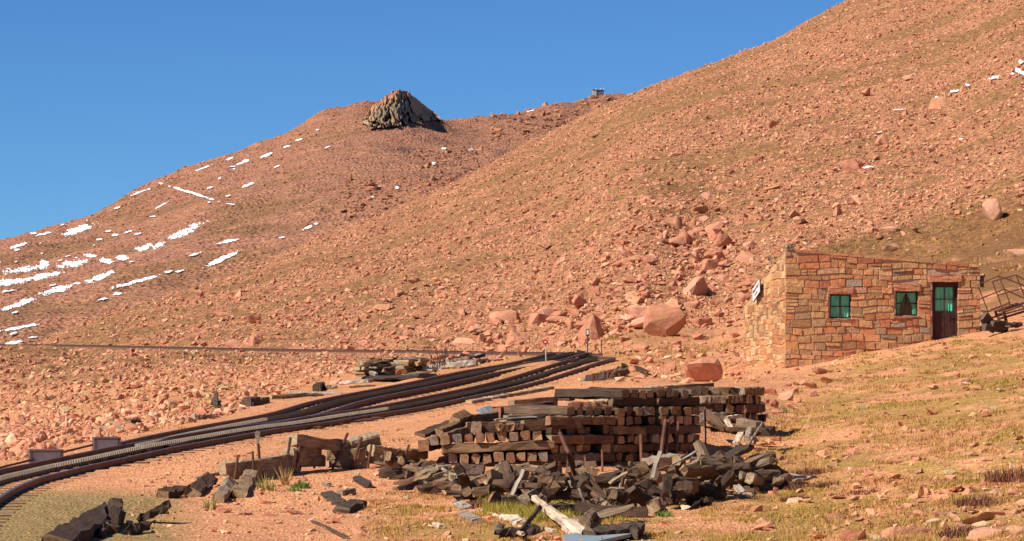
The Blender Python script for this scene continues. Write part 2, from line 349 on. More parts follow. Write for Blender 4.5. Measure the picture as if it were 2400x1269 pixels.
# far mountain
mcols = [
 (-2500,[(450,1100),(900,1000),(1300,980),(4600,1400)]),
 (-600,[(450,950),(700,830),(1000,750),(1250,715),(1700,800),(4600,1300)]),
 (0,  [(450,930),(600,800),(800,700),(1000,625),(1300,560),(1700,640),(4600,1200)]),
 (170,[(450,900),(600,790),(800,680),(1000,600),(1320,512),(1700,600),(4600,1200)]),
 (330,[(450,860),(600,770),(800,640),(1050,540),(1380,441),(1800,520),(4600,1200)]),
 (450,[(450,840),(600,730),(800,610),(1050,500),(1420,388),(1800,470),(4600,1150)]),
 (600,[(450,800),(600,690),(800,580),(1100,450),(1480,333),(1900,430),(4600,1100)]),
 (750,[(450,780),(600,640),(800,545),(1100,420),(1560,264),(2000,380),(4600,1000)]),
 (850,[(450,760),(600,620),(800,520),(1100,410),(1600,237),(2100,360),(4600,900)]), (940,[(450,755),(600,610),(800,510),(1120,400),(1620,236),(2150,345),(4600,850)]),
 (1020,[(450,750),(600,600),(800,500),(1150,390),(1640,274),(2200,330),(4600,800)]),
 (1080,[(450,750),(600,590),(800,490),(1200,380),(1750,281),(2300,320),(4600,700)]),
 (1160,[(450,750),(700,540),(1200,370),(1900,270),(2400,290),(4600,600)]),
 (1300,[(450,700),(800,500),(1400,340),(2300,241),(2900,270),(4600,500)]),
 (1400,[(450,650),(900,460),(1600,310),(2700,221),(3400,250),(4600,450)]),
 (1480,[(450,600),(1000,420),(1800,280),(2850,217),(3500,250),(4600,450)]),
 (1600,[(450,600),(1000,420),(2000,290),(3000,240),(4600,450)]),
 (2600,[(450,800),(1000,600),(3000,450),(4600,600)]),
]
mpx = np.concatenate([np.arange(-2500,-500,40.), np.arange(-500,1750,3.), np.arange(1750,2601,50.)]); mD = np.concatenate([np.geomspace(450,2000,900)[:-1], np.geomspace(2000,4600,120)])
MPY = make_grid(mpx, mD, mcols, 7, 5.0); MD, MP = np.meshgrid(mD, mpx)
MX = (MP-CX)/F*MD; MZ = -(MPY-YH)/F*MD
crag = sstep(.52,.64,fbm(MX/60, MD/160, 3, 5))*sstep(780,950,MP)*(1-sstep(1000,1300,MPY*0+MD*.55))+.0
MZ += (fbm(MX/45, MD/80, 5, 1)-.5)*7*sstep(450,600,MD) + (fbm(MX/9, MD/16, 3, 2)-.5)*2.2
n3 = fbm(MX/38, MD/60+MZ/10, 4, 7); n1 = fbm(MX/10, MD/14, 3, 8)
MC = np.empty(MX.shape+(3,)); MC[:] = (.385,.172,.100)
MC = lerp(MC, np.array([.270,.135,.062]), sstep(.42,.60,n3)*(1-sstep(600,1000,MP))*.9); MC = lerp(MC, np.array([.45,.20,.10]), sstep(.5,.7,n1)*.5)
MC = lerp(MC, np.array([.24,.115,.075]), sstep(.55,.7,fbm(MX/22,MD/40,4,12))*sstep(700,950,MP)*.8)
me = np_mesh('mountain', np.stack([MX, MD, MZ], -1).reshape(-1,3), grid_faces(len(mpx), len(mD)), MC.reshape(-1,3), True)
tag(link('far_mountain', me, M['mountain']), kind='structure')
MT = (YH-MZ*F/MD, mpx, mD)
def mz(x, y):
    u = np.interp(CX+F*x/y, mpx, np.arange(len(mpx))); v = np.interp(np.log(y), np.log(mD), np.arange(len(mD)))
    i = np.clip(u.astype(int), 0, len(mpx)-2); j = np.clip(v.astype(int), 0, len(mD)-2); a = u-i; b = v-j
    return MZ[i,j]*(1-a)*(1-b)+MZ[i+1,j]*a*(1-b)+MZ[i,j+1]*(1-a)*b+MZ[i+1,j+1]*a*b

# snow: drifts lying in the hollows of the far mountain and the scree (thin sheets following the ground)
SN = [(60,632,62,8,8),(104,620,13,12,0),(25,662,45,9,8),(95,650,50,8,12),(168,620,36,11,12),(210,601,16,6,-5),(248,612,22,8,-10),(130,682,58,8,17),(40,716,50,7,20),(235,650,42,7,20),
 (318,662,60,5,15),(45,770,60,4,11),(25,808,28,5,14),(182,540,45,8,18),(40,578,28,4,15),(372,576,15,8,20),(432,545,52,9,24),(338,582,24,8,15),(288,606,18,7,5),(532,568,42,4,13),(515,612,48,6,25),
 (380,482,22,3,27),(330,451,25,3,20),(443,452,76,3.4,-17),(540,480,12,2,-8),(475,396,30,3,20),(540,373,13,3,22),(572,381,20,4,25),(622,366,24,3,22),(672,345,10,2,15),(515,419,9,4,30),(580,436,16,3,22),
 (1100,353,10,4,10),(1040,350,6,4,0),(768,346,9,2,15),(1242,261,9,2,10),(720,536,20,4,25),(740,526,8,3,0),(275,692,10,4,0),(300,745,20,3,12),(193,766,16,3,5),(105,550,22,3,12),(80,548,10,3,0),
 (300,545,14,3,15),(270,553,10,3,10),(1016,385,5,4,0),(930,442,5,4,0),(890,440,5,3,0),(870,465,8,2,20),(20,685,22,3,10),(455,600,20,3,18),(395,640,12,3,10),(650,392,8,2,20),(700,330,10,2,15),(745,306,6,2,10),
 (240,705,16,3,10),(420,640,12,3,14),(660,560,8,2,10),(410,555,20,5,22),(75,795,18,2,5)]
for _ in range(28):
    a_ = random.uniform(0,560); SN.append((a_, 560-a_*.33+random.uniform(20,270)*(1-a_/900), random.uniform(3,11), random.uniform(1.2,2.6), random.uniform(5,22)))
def snow_sheet(SN, grid, dmin, hz, label):
    sV, sF, nb = [], [], 0
    for k, (cx, cy, a, b, an) in enumerate(SN):
        t = math.radians(an); hx = abs(a*math.cos(t))*1.35+b+2; hy = abs(a*math.sin(t))*1.35+b*1.5+2
        gx = np.arange(cx-hx, cx+hx, .75); gy = np.arange(cy-hy, cy+hy, .6); QX, QY = np.meshgrid(gx, gy, indexing='ij'); dx = QX-cx; dy = -(QY-cy)
        u = dx*math.cos(t)+dy*math.sin(t); v = -dx*math.sin(t)+dy*math.cos(t); m_ = 1.12-np.sqrt((u/a)**2+(v/b)**2)
        m_ = m_+(fbm(QX/11+k, QY/5, 3, 40)-.5)*1.25+(fbm(QX/2.2, QY/1.8, 2, 41)-.5)*.8
        dq = locate(QX.ravel(), QY.ravel(), dmin, grid).reshape(QX.shape); ok = (m_ > .34) & ~np.isnan(dq); dq = np.where(np.isnan(dq), 900, dq)
        X = (QX-CX)/F*dq; V = np.stack([X, dq, -(QY-YH)/F*dq+hz+.004*k], -1).reshape(-1,3); fc = grid_faces(len(gx), len(gy))[:, ::-1]
        df = dq.ravel()[fc]; fc = fc[(ok.ravel()[fc].sum(1) >= 3) & (df.max(1)-df.min(1) < 40)]
        if len(fc) == 0: continue
        vi, inv = np.unique(fc, return_inverse=True); sV.append(V[vi]); sF.append(inv.reshape(-1,4)+nb); nb += len(vi)
    me = np_mesh('snow', np.concatenate(sV), np.concatenate(sF), None, True)
    tag(link('snow', me, M['snow']), label, 'snow', kind='stuff')
snow_sheet(SN, MT, 460, .12, 'white streaks of old snow lying across the far mountain slope')

# ---------------------------------------------------------------- rocks
def hull(n, flat, sd, chunky=.35):
    r = np.random.default_rng(sd); p = r.uniform(-1, 1, (n, 3))
    p = p/np.maximum(np.abs(p).max(1, keepdims=True), 1e-3)*(1-chunky*r.random((n, 1))); p *= (1, r.uniform(.6,.95), flat*r.uniform(.8,1.2))
    bm = bmesh.new()
    for q in p: bm.verts.new(q)
    o = bmesh.ops.convex_hull(bm, input=bm.verts[:])
    loose = [v for v in bm.verts if not v.link_faces]; bmesh.ops.delete(bm, geom=loose, context='VERTS')
    bmesh.ops.triangulate(bm, faces=bm.faces[:]); bmesh.ops.recalc_face_normals(bm, faces=bm.faces[:]); return bm
def bm_arrays(bm):
    bm.verts.index_update(); V = np.array([v.co[:] for v in bm.verts]); Fc = np.array([[v.index for v in f.verts] for f in bm.faces]); bm.free(); return V, Fc
PROTO = [bm_arrays(hull(11, random.choice((.34,.45,.6,.75)), 100+k)) for k in range(16)]
PAL = np.array([1.0,1.04,1.12])*np.array([(.58,.235,.125),(.61,.265,.130),(.54,.205,.110),(.60,.32,.150),(.64,.30,.175),(.50,.18,.092),(.47,.315,.14),(.68,.40,.22),(.36,.155,.085)])
PW = np.array([.19,.19,.12,.16,.12,.06,.07,.06,.03])
def rot_mats(n, tilt):
    yaw = RNG.uniform(0, 2*np.pi, n); ax = RNG.uniform(0, 2*np.pi, n); t = RNG.normal(0, tilt, n)
    cz, sz = np.cos(yaw), np.sin(yaw); Z = np.zeros((n,3,3)); Z[:,0,0]=cz; Z[:,0,1]=-sz; Z[:,1,0]=sz; Z[:,1,1]=cz; Z[:,2,2]=1
    k = np.stack([np.cos(ax), np.sin(ax), np.zeros(n)], 1); K = np.zeros((n,3,3)); K[:,0,2]=k[:,1]; K[:,1,2]=-k[:,0]; K[:,2,0]=-k[:,1]; K[:,2,1]=k[:,0]
    s, c = np.sin(t)[:,None,None], np.cos(t)[:,None,None]; R = np.eye(3)+s*K+(1-c)*(K@K); return R@Z
def rock_cloud(name, pos, size, col, tilt=.45, mat='rock', rot=None, pid=None):
    n = len(pos); R = rot if rot is not None else rot_mats(n, tilt); pid = pid if pid is not None else RNG.integers(0, len(PROTO), n)
    Vs, Fs, Cs, b = [], [], [], 0
    for k, (V, Fc) in enumerate(PROTO):
        i = np.where(pid == k)[0]
        if len(i) == 0: continue
        W = np.einsum('nij,vj->nvi', R[i], V)*size[i][:,None,None]+pos[i][:,None,:]
        Vs.append(W.reshape(-1,3)); Fs.append((Fc[None]+(np.arange(len(i))*len(V))[:,None,None]).reshape(-1,3)+b); Cs.append(np.repeat(col[i], len(V), 0)); b += len(i)*len(V)
    return link(name, np_mesh(name, np.concatenate(Vs), np.concatenate(Fs), np.concatenate(Cs)), M[mat])
def pick_col(n, x, y):
    c = PAL[RNG.choice(len(PAL), n, p=PW/PW.sum())]; w = .88+.24*fbm(x/8, y/8, 2, 33); return c*(w*RNG.uniform(.85,1.15,n))[:,None]
def off_tracks(x, y, r):
    ok = np.ones(len(x), bool)
    for t in (tr1, tr2, tr3):
        for q in t[::4]: ok &= (x-q[0])**2+(y-q[1])**2 > r*r
    return ok
# scree sampled over the visible slopes (plus a share spread over the ground that is hidden from here)
def sample_scree(n):
    px = RNG.uniform(-200, 2600, n); py = RNG.uniform(-60, 1080, n); d = locate(px, py)
    k = ~np.isnan(d); px, py, d = px[k], py[k], d[k]
    m = n//6; px2 = RNG.uniform(-300, 2700, m); d2 = np.exp(RNG.uniform(np.log(130), np.log(470), m))
    px = np.concatenate([px, px2]); d = np.concatenate([d, d2]); py = np.concatenate([py, np.full(m, 500.)])
    x = (px-CX)/F*d; z = zf(x, d); py = YH-z*F/d
    w = np.zeros(len(px))
    w[d > 150] = 1.0                                                    # the big slope
    w[(d > 128) & (d <= 150) & (px < 1860)] = .8
    w[(d > 138) & (d <= 175) & (px >= 1880)] = .012                      # meadow behind the cabin
    lowleft = (d <= 240) & (px < 860-(py-850)*2.6) & (py > 800); w[lowleft] = 1.0
    w[(px < 900) & (d > 170) & (d < 200)] = 1.0
    gap = (d > 100) & (d <= 150) & (px >= 1480) & (px < 1860); w[gap] = .13
    pv = np.interp(np.log(d), lnD, LNI).astype(int); pu = np.clip(np.interp(px, pxs, PXI).astype(int), 0, len(pxs)-1)
    w *= 1-.72*hp[pu, np.clip(pv, 0, len(D)-1)]
    soft = sstep(.50,.64,fbm(x/7, d/9, 3, 44)); w *= 1-.35*soft
    k = RNG.random(len(px)) < w; return px[k], d[k], x[k], z[k]
px, d, x, z = sample_scree(250000)
smin = np.maximum(.065, 3.0*d/F); s = smin*(1-RNG.random(len(d)))**(-1/2.0); s = np.minimum(s, .62*(.5+.5*RNG.random(len(d))))*.5
lowl = (d < 200) & (px < 900); s[lowl] = np.minimum(s[lowl], .20)
ok = off_tracks(x, d, 1.9); px, d, x, z, s = px[ok], d[ok], x[ok], z[ok], s[ok]
# boulder fields where the photo shows larger blocks
def field(n, cx, cy, rx, ry, lo, hi):
    a = RNG.normal(0, .75, (n, 2)); p = cx+a[:,0]*rx; q = cy+a[:,1]*ry-a[:,0]*rx*.12; dv = locate(p, q); k = ~np.isnan(dv) & (dv > 128); p, dv = p[k], dv[k]
    xx = (p-CX)/F*dv; return p, dv, xx, zf(xx, dv), lo*(1-RNG.random(len(p))*.95)**(-.6)*hi*.8
ext = [field(150,1570,650,190,90,.26,.8), field(130,1290,770,190,45,.27,.8), field(60,1640,560,150,60,.25,.8), field(55,1000,690,400,90,.24,.7), field(40,600,740,260,50,.24,.7), field(70,2000,330,380,150,.30,.8), field(50,1500,420,330,120,.27,.8)]
extra = [np.concatenate([e[k] for e in ext]) for k in range(5)]
px, d, x, z, s = [np.concatenate([a, b]) for a, b in zip((px, d, x, z, s), extra)]
ok = off_tracks(x, d, 2.1); px, d, x, z, s = px[ok], d[ok], x[ok], z[ok], s[ok]
pos = np.stack([x, d, z+s*.28], 1); col = pick_col(len(x), x, d); bigc = s > .2; col[bigc] = PAL[RNG.choice([0,1,2,4,5,0], bigc.sum())]*RNG.uniform(.85,1.08,(bigc.sum(),1)); R = rot_mats(len(x), .6); pid = RNG.integers(0, len(PROTO), len(x))
print('rocks', len(px)); showing = (px > 0) & (px < 2400)
order = np.argsort(-(s/d)*showing); big = order[:170]; rest = order[170:]
tag(rock_cloud('scree', pos[rest], s[rest], col[rest], rot=R[rest], pid=pid[rest]), 'pinkish orange granite scree covering the hillside', 'scree', kind='stuff')

# individual boulders: weathered block meshes
def boulder_mesh(sd, n=16, flat=.7, rnd=.35, it=2):
    bm = hull(n, flat, sd, .45)
    bmesh.ops.subdivide_edges(bm, edges=bm.edges[:], cuts=3, use_grid_fill=True)
    for _ in range(it): bmesh.ops.smooth_vert(bm, verts=bm.verts, factor=rnd, use_axis_x=True, use_axis_y=True, use_axis_z=True)
    me = bpy.data.meshes.new('boulder'); V = np.array([v.co[:] for v in bm.verts])
    nn = (fbm(V[:,0]*2.2+sd, V[:,1]*2.2+V[:,2]*1.7, 4, sd)-.5)*.22
    bm.normal_update()
    for v, k in zip(bm.verts, nn): v.co += v.normal*k
    bm.to_mesh(me); bm.free(); me.materials.append(M['boulder']); return me
BM = [boulder_mesh(300+k, random.choice((10,12,14)), random.choice((.45,.6,.75)), .22) for k in range(12)]
def boulder(p, r, color, label, group=None, mesh=None, rot=None, sc=(1,1,1), name='boulder', cat='boulder'):
    me = mesh or random.choice(BM); o = bpy.data.objects.new(name, me); COL.objects.link(o)
    o.location = p; o.scale = (r*sc[0], r*sc[1], r*sc[2]); o.rotation_euler = rot or (random.gauss(0,.3), random.gauss(0,.3), random.uniform(0,6.28))
    o.color = (*color, 1); return tag(o, label, cat, group)
for i in big:
    if d[i] > 235: lab, g = 'angular pinkish rock standing out of the upper scree slope', 'larger rocks of the upper scree slope'
    elif px[i] < 900: lab, g = 'angular reddish rock in the lower left scree beside the railway', 'larger rocks of the lower left scree'
    else: lab, g = 'angular orange granite rock in the boulder field above the track bend', 'boulders above the track bend'
    boulder(Vector(pos[i])+Vector((0,0,s[i]*.05)), s[i]*1.05, tuple(col[i]), lab, g, name='rock', cat='rock')
# named boulders (px, py of the centre, half width px, label, colour, depth offset)
HB = [
 (1560,752,66,(1.0,.9,1.25),(.50,.21,.115),'largest rounded pink boulder beside the gravel bank left of the cabin, one face shaded'),
 (1652,868,72,(1.05,.9,.85),(.60,.26,.15),'smooth pink boulder half buried at the foot of the cabin bank'),
 (1745,693,34,(1,.9,1.0),(.62,.28,.17),'pale pink boulder behind the cabin sign wall'),
 (2086,580,28,(1.1,.8,.8),(.52,.27,.16),'rounded grey-pink boulder on the meadow above the cabin roof'),
 (2090,536,26,(1.2,.9,.5),(.58,.26,.15),'flat pink slab at the scree edge above the cabin roof'),
 (2385,592,30,(1.2,.9,.6),(.60,.30,.19),'pale flat boulder on the meadow behind the rusty frame'),
 (1475,595,27,(1,.9,.85),(.52,.18,.10),'tall reddish block in the middle of the boulder field'),
 (1645,542,26,(1.2,1,.7),(.55,.24,.13),'broad flat-topped boulder at the upper edge of the boulder field'),
 (1775,372,22,(1.1,.8,.8),(.50,.19,.10),'dark red wedge-shaped boulder alone on the slope above the cabin'),
 (1898,260,18,(1.3,.9,.8),(.52,.25,.12),'brown wedge boulder on a grassy band of the high slope'),
 (598,742,19,(1.1,.8,.8),(.33,.15,.05),'brown overhanging boulder with a dark hollow above the left track line'),
 (518,735,24,(1.5,.7,.5),(.50,.20,.12),'long tilted slab left of the brown overhanging boulder'),
 (1115,630,22,(1.4,.8,.7),(.48,.20,.11),'long brown boulder in the middle of the left slope'),
 (2020,384,13,(1.0,.9,.9),(.40,.12,.07),'dark red cube-shaped rock high on the right slope'),
 (1810,438,26,(1.5,.9,.5),(.45,.22,.11),'overhanging slab with a dark underside right of the boulder field'),
 (1400,316,15,(1.4,.9,.6),(.34,.19,.09),'brown flat rock on the ridge line of the slope'),
 (1555,565,25,(1.3,.8,.6),(.38,.16,.09),'dark brown flat boulder at the top of the boulder field'),
 (535,942,24,(1.3,.9,.6),(.58,.24,.14),'big pale slab at the edge of the left scree above the track'),
 (785,895,18,(1.1,.9,.7),(.58,.27,.15),'rounded pale boulder left of the far scrap stack'),
 (1000,812,18,(1.2,.9,.6),(.62,.32,.19),'light flat boulder just above the far track line'),
 (1350,700,32,(1.2,1,.8),(.57,.26,.14),'broad rounded boulder above the white marker post'),
 (1310,745,36,(1.3,.9,.6),(.58,.25,.14),'wide pink boulder above the red disc signal'),
 (1340,760,24,(.9,.9,1.1),(.50,.21,.11),'pointed boulder with a shaded side above the white marker post'),
 (1480,690,20,(1,.9,.9),(.60,.33,.19),'pale boulder standing at the lower end of the boulder field'),
 (1570,858,20,(1.0,.9,.9),(.48,.20,.11),'small reddish boulder on the bank right of the rack scrap'),
 (1505,815,28,(1.1,.9,.7),(.50,.21,.12),'low pink boulder left of the largest bank boulder'),
 (1640,755,34,(1.2,.9,.6),(.56,.23,.13),'low pink boulder just behind the largest bank boulder'),
 (1720,862,28,(1.2,.9,.6),(.60,.26,.15),'flat pink boulder against the cabin side wall'),
 (1930,868,26,(1.2,.8,.7),(.38,.16,.085),'dark brown rock in front of the cabin left window'),
 (1985,1065,14,(1.3,.9,.9),(.55,.24,.14),'pink rock alone in the grass right of the stack'),
 (2290,1040,20,(1.3,.9,.7),(.50,.23,.13),'pyramid-shaped rock on the right grass slope'),
 (2270,1065,24,(1.5,.9,.4),(.50,.24,.14),'flat slab below the pyramid-shaped rock'),
 (2260,895,22,(1.2,.9,.7),(.58,.25,.14),'pink rock pair member on the grass below the cabin door'),
 (2295,908,18,(1.1,.9,.8),(.62,.27,.16),'pale pink egg-shaped rock on the grass below the cabin door'),
 (1760,1213,17,(1.2,.9,.7),(.46,.18,.10),'reddish rock in the grass right of the blue sheet'),
 (1960,1205,34,(1.4,.9,.7),(.38,.15,.085),'brown rock with an arched top low on the right slope'),
 (2120,1235,70,(1.2,.9,.6),(.48,.23,.12),'wide half buried brown boulder at the bottom edge'),
 (2290,1210,52,(1.2,.6,.7),(.45,.22,.12),'tilted brown slab in the lower right corner'),
 (2320,1245,46,(1.2,.8,.6),(.56,.27,.16),'pale pink block in front of the tilted slab at lower right'),
 (2390,1240,40,(1.0,.8,.8),(.60,.30,.17),'light orange block at the lower right picture edge'),
 (2210,1200,40,(1.3,.9,.5),(.50,.25,.14),'flat brown rock left of the tilted slab'),
 (1990,1255,40,(1.2,.9,.6),(.42,.15,.09),'red-brown broken rock at the bottom edge'),
 (2170,1170,24,(1.3,.9,.6),(.45,.21,.12),'long low rock on the right grass slope'),
 (620,1175,22,(1.2,.8,.6),(.50,.17,.10),'red rock under the leaning broken tie'),
 (570,1200,26,(1.3,.9,.6),(.55,.22,.13),'pink rock at the foot of the rotten tie blocks'),
 (640,1205,22,(1.3,.8,.5),(.48,.17,.10),'flat dark red stone below the retaining timbers'),
 (690,1200,26,(1.4,.8,.5),(.62,.27,.16),'long pale pink stone below the retaining timbers'),
 (525,1195,24,(1.1,.9,.7),(.52,.21,.12),'pink broken stone left of the leaning broken tie'),
 (1395,1228,14,(1,.8,1),(.45,.36,.25),'pale upright stone beside the driftwood log'),
]
for i, (bx, by, hw, scl, c, lab) in enumerate(HB):
    p = G(bx, by+hw*.45*scl[2]); r = hw/F*p.y*.88
    sd = 500+i; me = boulder_mesh(sd, 13, .8, .34, 2) if hw > 20 else random.choice(BM)
    boulder(p+Vector((0, r*.3, r*(.34 if by < 1150 else .15)*scl[2])), r, c, lab, mesh=me, sc=scl, rot=(random.gauss(0,.12), random.gauss(0,.12), random.uniform(-.5,.5)))
# mid and small stones on the right grass slope and the near bank
def stones(n, x0, x1, y0, y1, lo, hi, dens=None):
    p = RNG.uniform(x0, x1, n); q = RNG.uniform(y0, y1, n); dv = locate(p, q); k = ~np.isnan(dv); p, q, dv = p[k], q[k], dv[k]
    sz = np.minimum(lo*(1-RNG.random(len(p)))**(-.55), hi)*.5; xx = (p-CX)/F*dv; k = off_tracks(xx, dv, 1.3); return p[k], dv[k], xx[k], zf(xx, dv)[k], sz[k]
st = [stones(2000,1720,2450,800,1290,.045,.30), stones(150,1950,2450,1120,1290,.08,.36), stones(800,700,1760,1110,1290,.035,.2), stones(1500,300,1000,1040,1260,.03,.14), stones(600,1450,1760,800,900,.06,.5), stones(110,1850,2420,430,640,.07,.3),
      stones(2200,0,1700,840,1100,.025,.07), stones(120,1880,2420,560,760,.1,.4)]
p5 = [np.concatenate([e[k] for e in st]) for k in range(5)]
pos2 = np.stack([p5[2], p5[1], p5[3]+p5[4]*.15], 1); col2 = pick_col(len(pos2), p5[2], p5[1])
o2 = np.argsort(-p5[4]/p5[1]); b2 = o2[:70]; r2 = o2[70:]
tag(rock_cloud('gravel_stones', pos2[r2], p5[4][r2], col2[r2], .3), 'small loose pink stones strewn over gravel and grass', 'stones', kind='stuff')
for i in b2:
    if p5[0][i] > 1700: lab, g = 'pinkish stone embedded in the grass slope at right', 'stones in the right grass slope'
    else: lab, g = 'pinkish stone on the bare gravel beside the old ties', 'stones on the gravel'
    boulder(Vector(pos2[i]), p5[4][i], tuple(col2[i]), lab, g, name='rock', cat='rock', sc=(1.2,.9,.6))
# far mountain rocks and crags
def mount(n, x0, x1, y0, y1, lo, hi, test=None):
    p = RNG.uniform(x0, x1, n); q = RNG.uniform(y0, y1, n); dv = locate(p, q, 460, MT); k = ~np.isnan(dv) & (dv < 3400); p, dv = p[k], dv[k]
    xx = (p-CX)/F*dv; return p, dv, xx, mz(xx, dv), dv/F*np.minimum(lo*(1-RNG.random(len(p)))**(-.5), hi)*.5
ms = [mount(42000,-60,1560,200,830,1.9,8), mount(420,800,1080,420,520,6,24), mount(260,980,1130,350,430,5,18), mount(600,1150,1480,225,330,6,22), mount(200,180,420,400,500,4,10), mount(200,860,1060,255,300,4,12)]
q5 = [np.concatenate([e[k] for e in ms]) for k in range(5)]
mc = np.array([(.42,.18,.095),(.36,.15,.08),(.46,.21,.11),(.30,.14,.08)])[RNG.integers(0,4,len(q5[0]))]*RNG.uniform(.8,1.15,(len(q5[0]),1))
tag(rock_cloud('mountain_rocks', np.stack([q5[2], q5[1], q5[3]+q5[4]*.2], 1), q5[4], mc, .5, 'crag'), 'rocks and crags strewn over the far mountain', 'rocks', kind='stuff')
# the dark rocky knob on the skyline
def knob():
    d0 = 1630.; k = d0/F; nx, nt_ = 260, 110
    xp = np.linspace(850, 1034, nx); t = np.linspace(0, 1.5, nt_); XP, T = np.meshgrid(xp, t, indexing='ij')
    top = np.interp(XP, [850,862,880,905,925,945,960,975,1000,1020,1034], [282,262,243,224,211,211,218,231,250,264,279]); bot = np.interp(XP, [850,868,900,950,1000,1034], [288,302,299,291,283,281])
    e_ = np.clip(np.minimum(XP-850, 1034-XP)/18, 0, 1)
    tt = np.clip(T, 0, 1); py = bot+(top-bot)*tt+np.clip(T-1, 0, 1)*80
    rib = fbm(XP/17+tt*1.4, tt*1.1+5, 3, 88); rib2 = fbm(XP/4, tt*9, 3, 89); blk = np.abs(fbm(XP/20+tt*1.0, tt*2.2, 3, 90)-.5)*2
    y = 62*tt**1.3-(rib-.5)*34*(1-.6*tt)-(rib2-.5)*8+16*(1-sstep(0,.22,blk))*(1-tt)+np.clip(T-1,0,1)*70
    dpt = d0+(y)*e_+6
    dg = locate(xp, bot[:,0]+3, 460, MT); dg = np.where(np.isnan(dg), 1540, dg); dg = np.clip(gsm(dg[:,None], 12, 0), 1300, 1640); dpt = dg-8+y*e_; W = np.stack([(XP-CX)/F*dpt, dpt, -(py-YH)/F*dpt+(rib2-.5)*1.4*e_], -1)
    c = np.empty(XP.shape+(3,)); c[:] = (.36,.26,.155); w = np.clip(sstep(.50,.64,rib2)*.55+sstep(.55,.95,tt)*.8, 0, 1); c = lerp(c, np.array([.44,.21,.115]), w)
    c = lerp(c, np.array([.20,.155,.11]), (1-sstep(.38,.5,rib))*(1-sstep(.5,.9,tt))*.8)  # lower rib recesses coloured darker, crevice shade painted in
    o = link('rock_outcrop', np_mesh('rock_outcrop', W.reshape(-1,3), grid_faces(nx, nt_), c.reshape(-1,3), False), M['crag']); tag(o, 'dark craggy rock knob on the skyline of the far mountain', 'rock outcrop')
knob()
# snow lying between the rocks of the right slope
snow_sheet([(2332,186,17,5,10),(2392,150,9,7,50),(2390,172,15,7,-20),(2372,178,8,4,0),(2195,236,9,8,20),(2236,219,18,3,8),(2108,262,22,1.8,3),(2062,315,8,2,5),(2036,398,13,3,5),(2252,332,7,2,0),(2268,205,6,3,0)], None, 60, .16, 'small white snow remnants between rocks of the right slope')

# ---------------------------------------------------------------- railway
RAILP = [(-.065,0),(.065,0),(.065,.02),(.012,.04),(.012,.105),(.034,.115),(.034,.150),(-.034,.150),(-.034,.115),(-.012,.105),(-.012,.04),(-.065,.02)]
def frames(line):
    t = np.gradient(line, axis=0); t /= np.linalg.norm(t, axis=1)[:, None]; lat = np.stack([t[:,1], -t[:,0], np.zeros(len(t))], 1); lat /= np.linalg.norm(lat, axis=1)[:, None]
    return t, lat
def sweep(line, prof, off, dz):
    t, lat = frames(line); n, k = len(line), len(prof); pr = np.array(prof)
    V = line[:,None,:]+lat[:,None,:]*(pr[None,:,0:1]+off)+np.array([0,0,1])*(pr[None,:,1:2]+dz)
    i, j = np.meshgrid(np.arange(n-1), np.arange(k), indexing='ij'); a = (i*k+j).ravel(); b = (i*k+(j+1) % k).ravel()
    return V.reshape(-1,3), np.stack([a, b, b+k, a+k], 1)
def rail(parent, line, off, name='rail'):
    V, Fc = sweep(line, RAILP, off, -.150); me = np_mesh(name, V, Fc); o = link(name, me, [M['rail'], M['railtop']], parent)
    mi = np.zeros(len(Fc), np.int32); mi[np.arange(len(Fc)) % len(RAILP) == 6] = 1; me.polygons.foreach_set('material_index', mi); return o
def rack(parent, line, cut, dz=.005):
    """rack bar with a row of teeth standing on it; teeth before station `cut` are worn bright"""
    bar = [(-.05,-.19),(.05,-.19),(.05,0),(-.05,0)]
    V, Fc = sweep(line, bar, 0, dz-.05); me = np_mesh('rack_bar', V, Fc); ro = link('rack_bar', me, M['rackdark'], parent)
    s = np.concatenate([[0], np.cumsum(np.linalg.norm(np.diff(line, axis=0), axis=1))])
    for nm, a, b, mt in (('rack_teeth', 0, cut, 'tooth'), ('rack_teeth', cut, s[-1], 'tooth2')):
        st_ = np.arange(a, b, .135)
        if len(st_) < 2: continue
        c = np.stack([np.interp(st_, s, line[:,k]) for k in range(3)], 1); t, lat = frames(line); tt = np.stack([np.interp(st_, s, t[:,k]) for k in range(3)], 1); ll = np.stack([np.interp(st_, s, lat[:,k]) for k in range(3)], 1)
        q = []
        for zz, hl, hw in ((dz-.115,.032,.05),(dz+.025,.022,.05)):
            for sx, sy in ((-1,-1),(1,-1),(1,1),(-1,1)): q.append(c+tt*sx*hl+ll*sy*hw+np.array([0,0,zz]))
        V = np.stack(q, 1); f = np.array([(0,3,2,1),(4,5,6,7),(0,1,5,4),(1,2,6,5),(2,3,7,6),(3,0,4,7)])
        Fc = (f[None]+(np.arange(len(c))*8)[:,None,None]).reshape(-1,4); V = V.reshape(-1,3)
        seg = line[(s >= a-.2) & (s <= b+.2)]; Vb, Fb = sweep(seg, [(-.048,-.02),(.048,-.02),(.048,.003),(-.048,.003)], 0, dz-.05)
        o_ = link(nm, np_mesh(nm, np.concatenate([V, Vb]), np.concatenate([Fc, Fb+len(V)])), [M[mt], M['rackdark']], ro); mi = np.zeros(len(Fc)+len(Fb), np.int32); mi[len(Fc):] = 1; o_.data.polygons.foreach_set('material_index', mi)
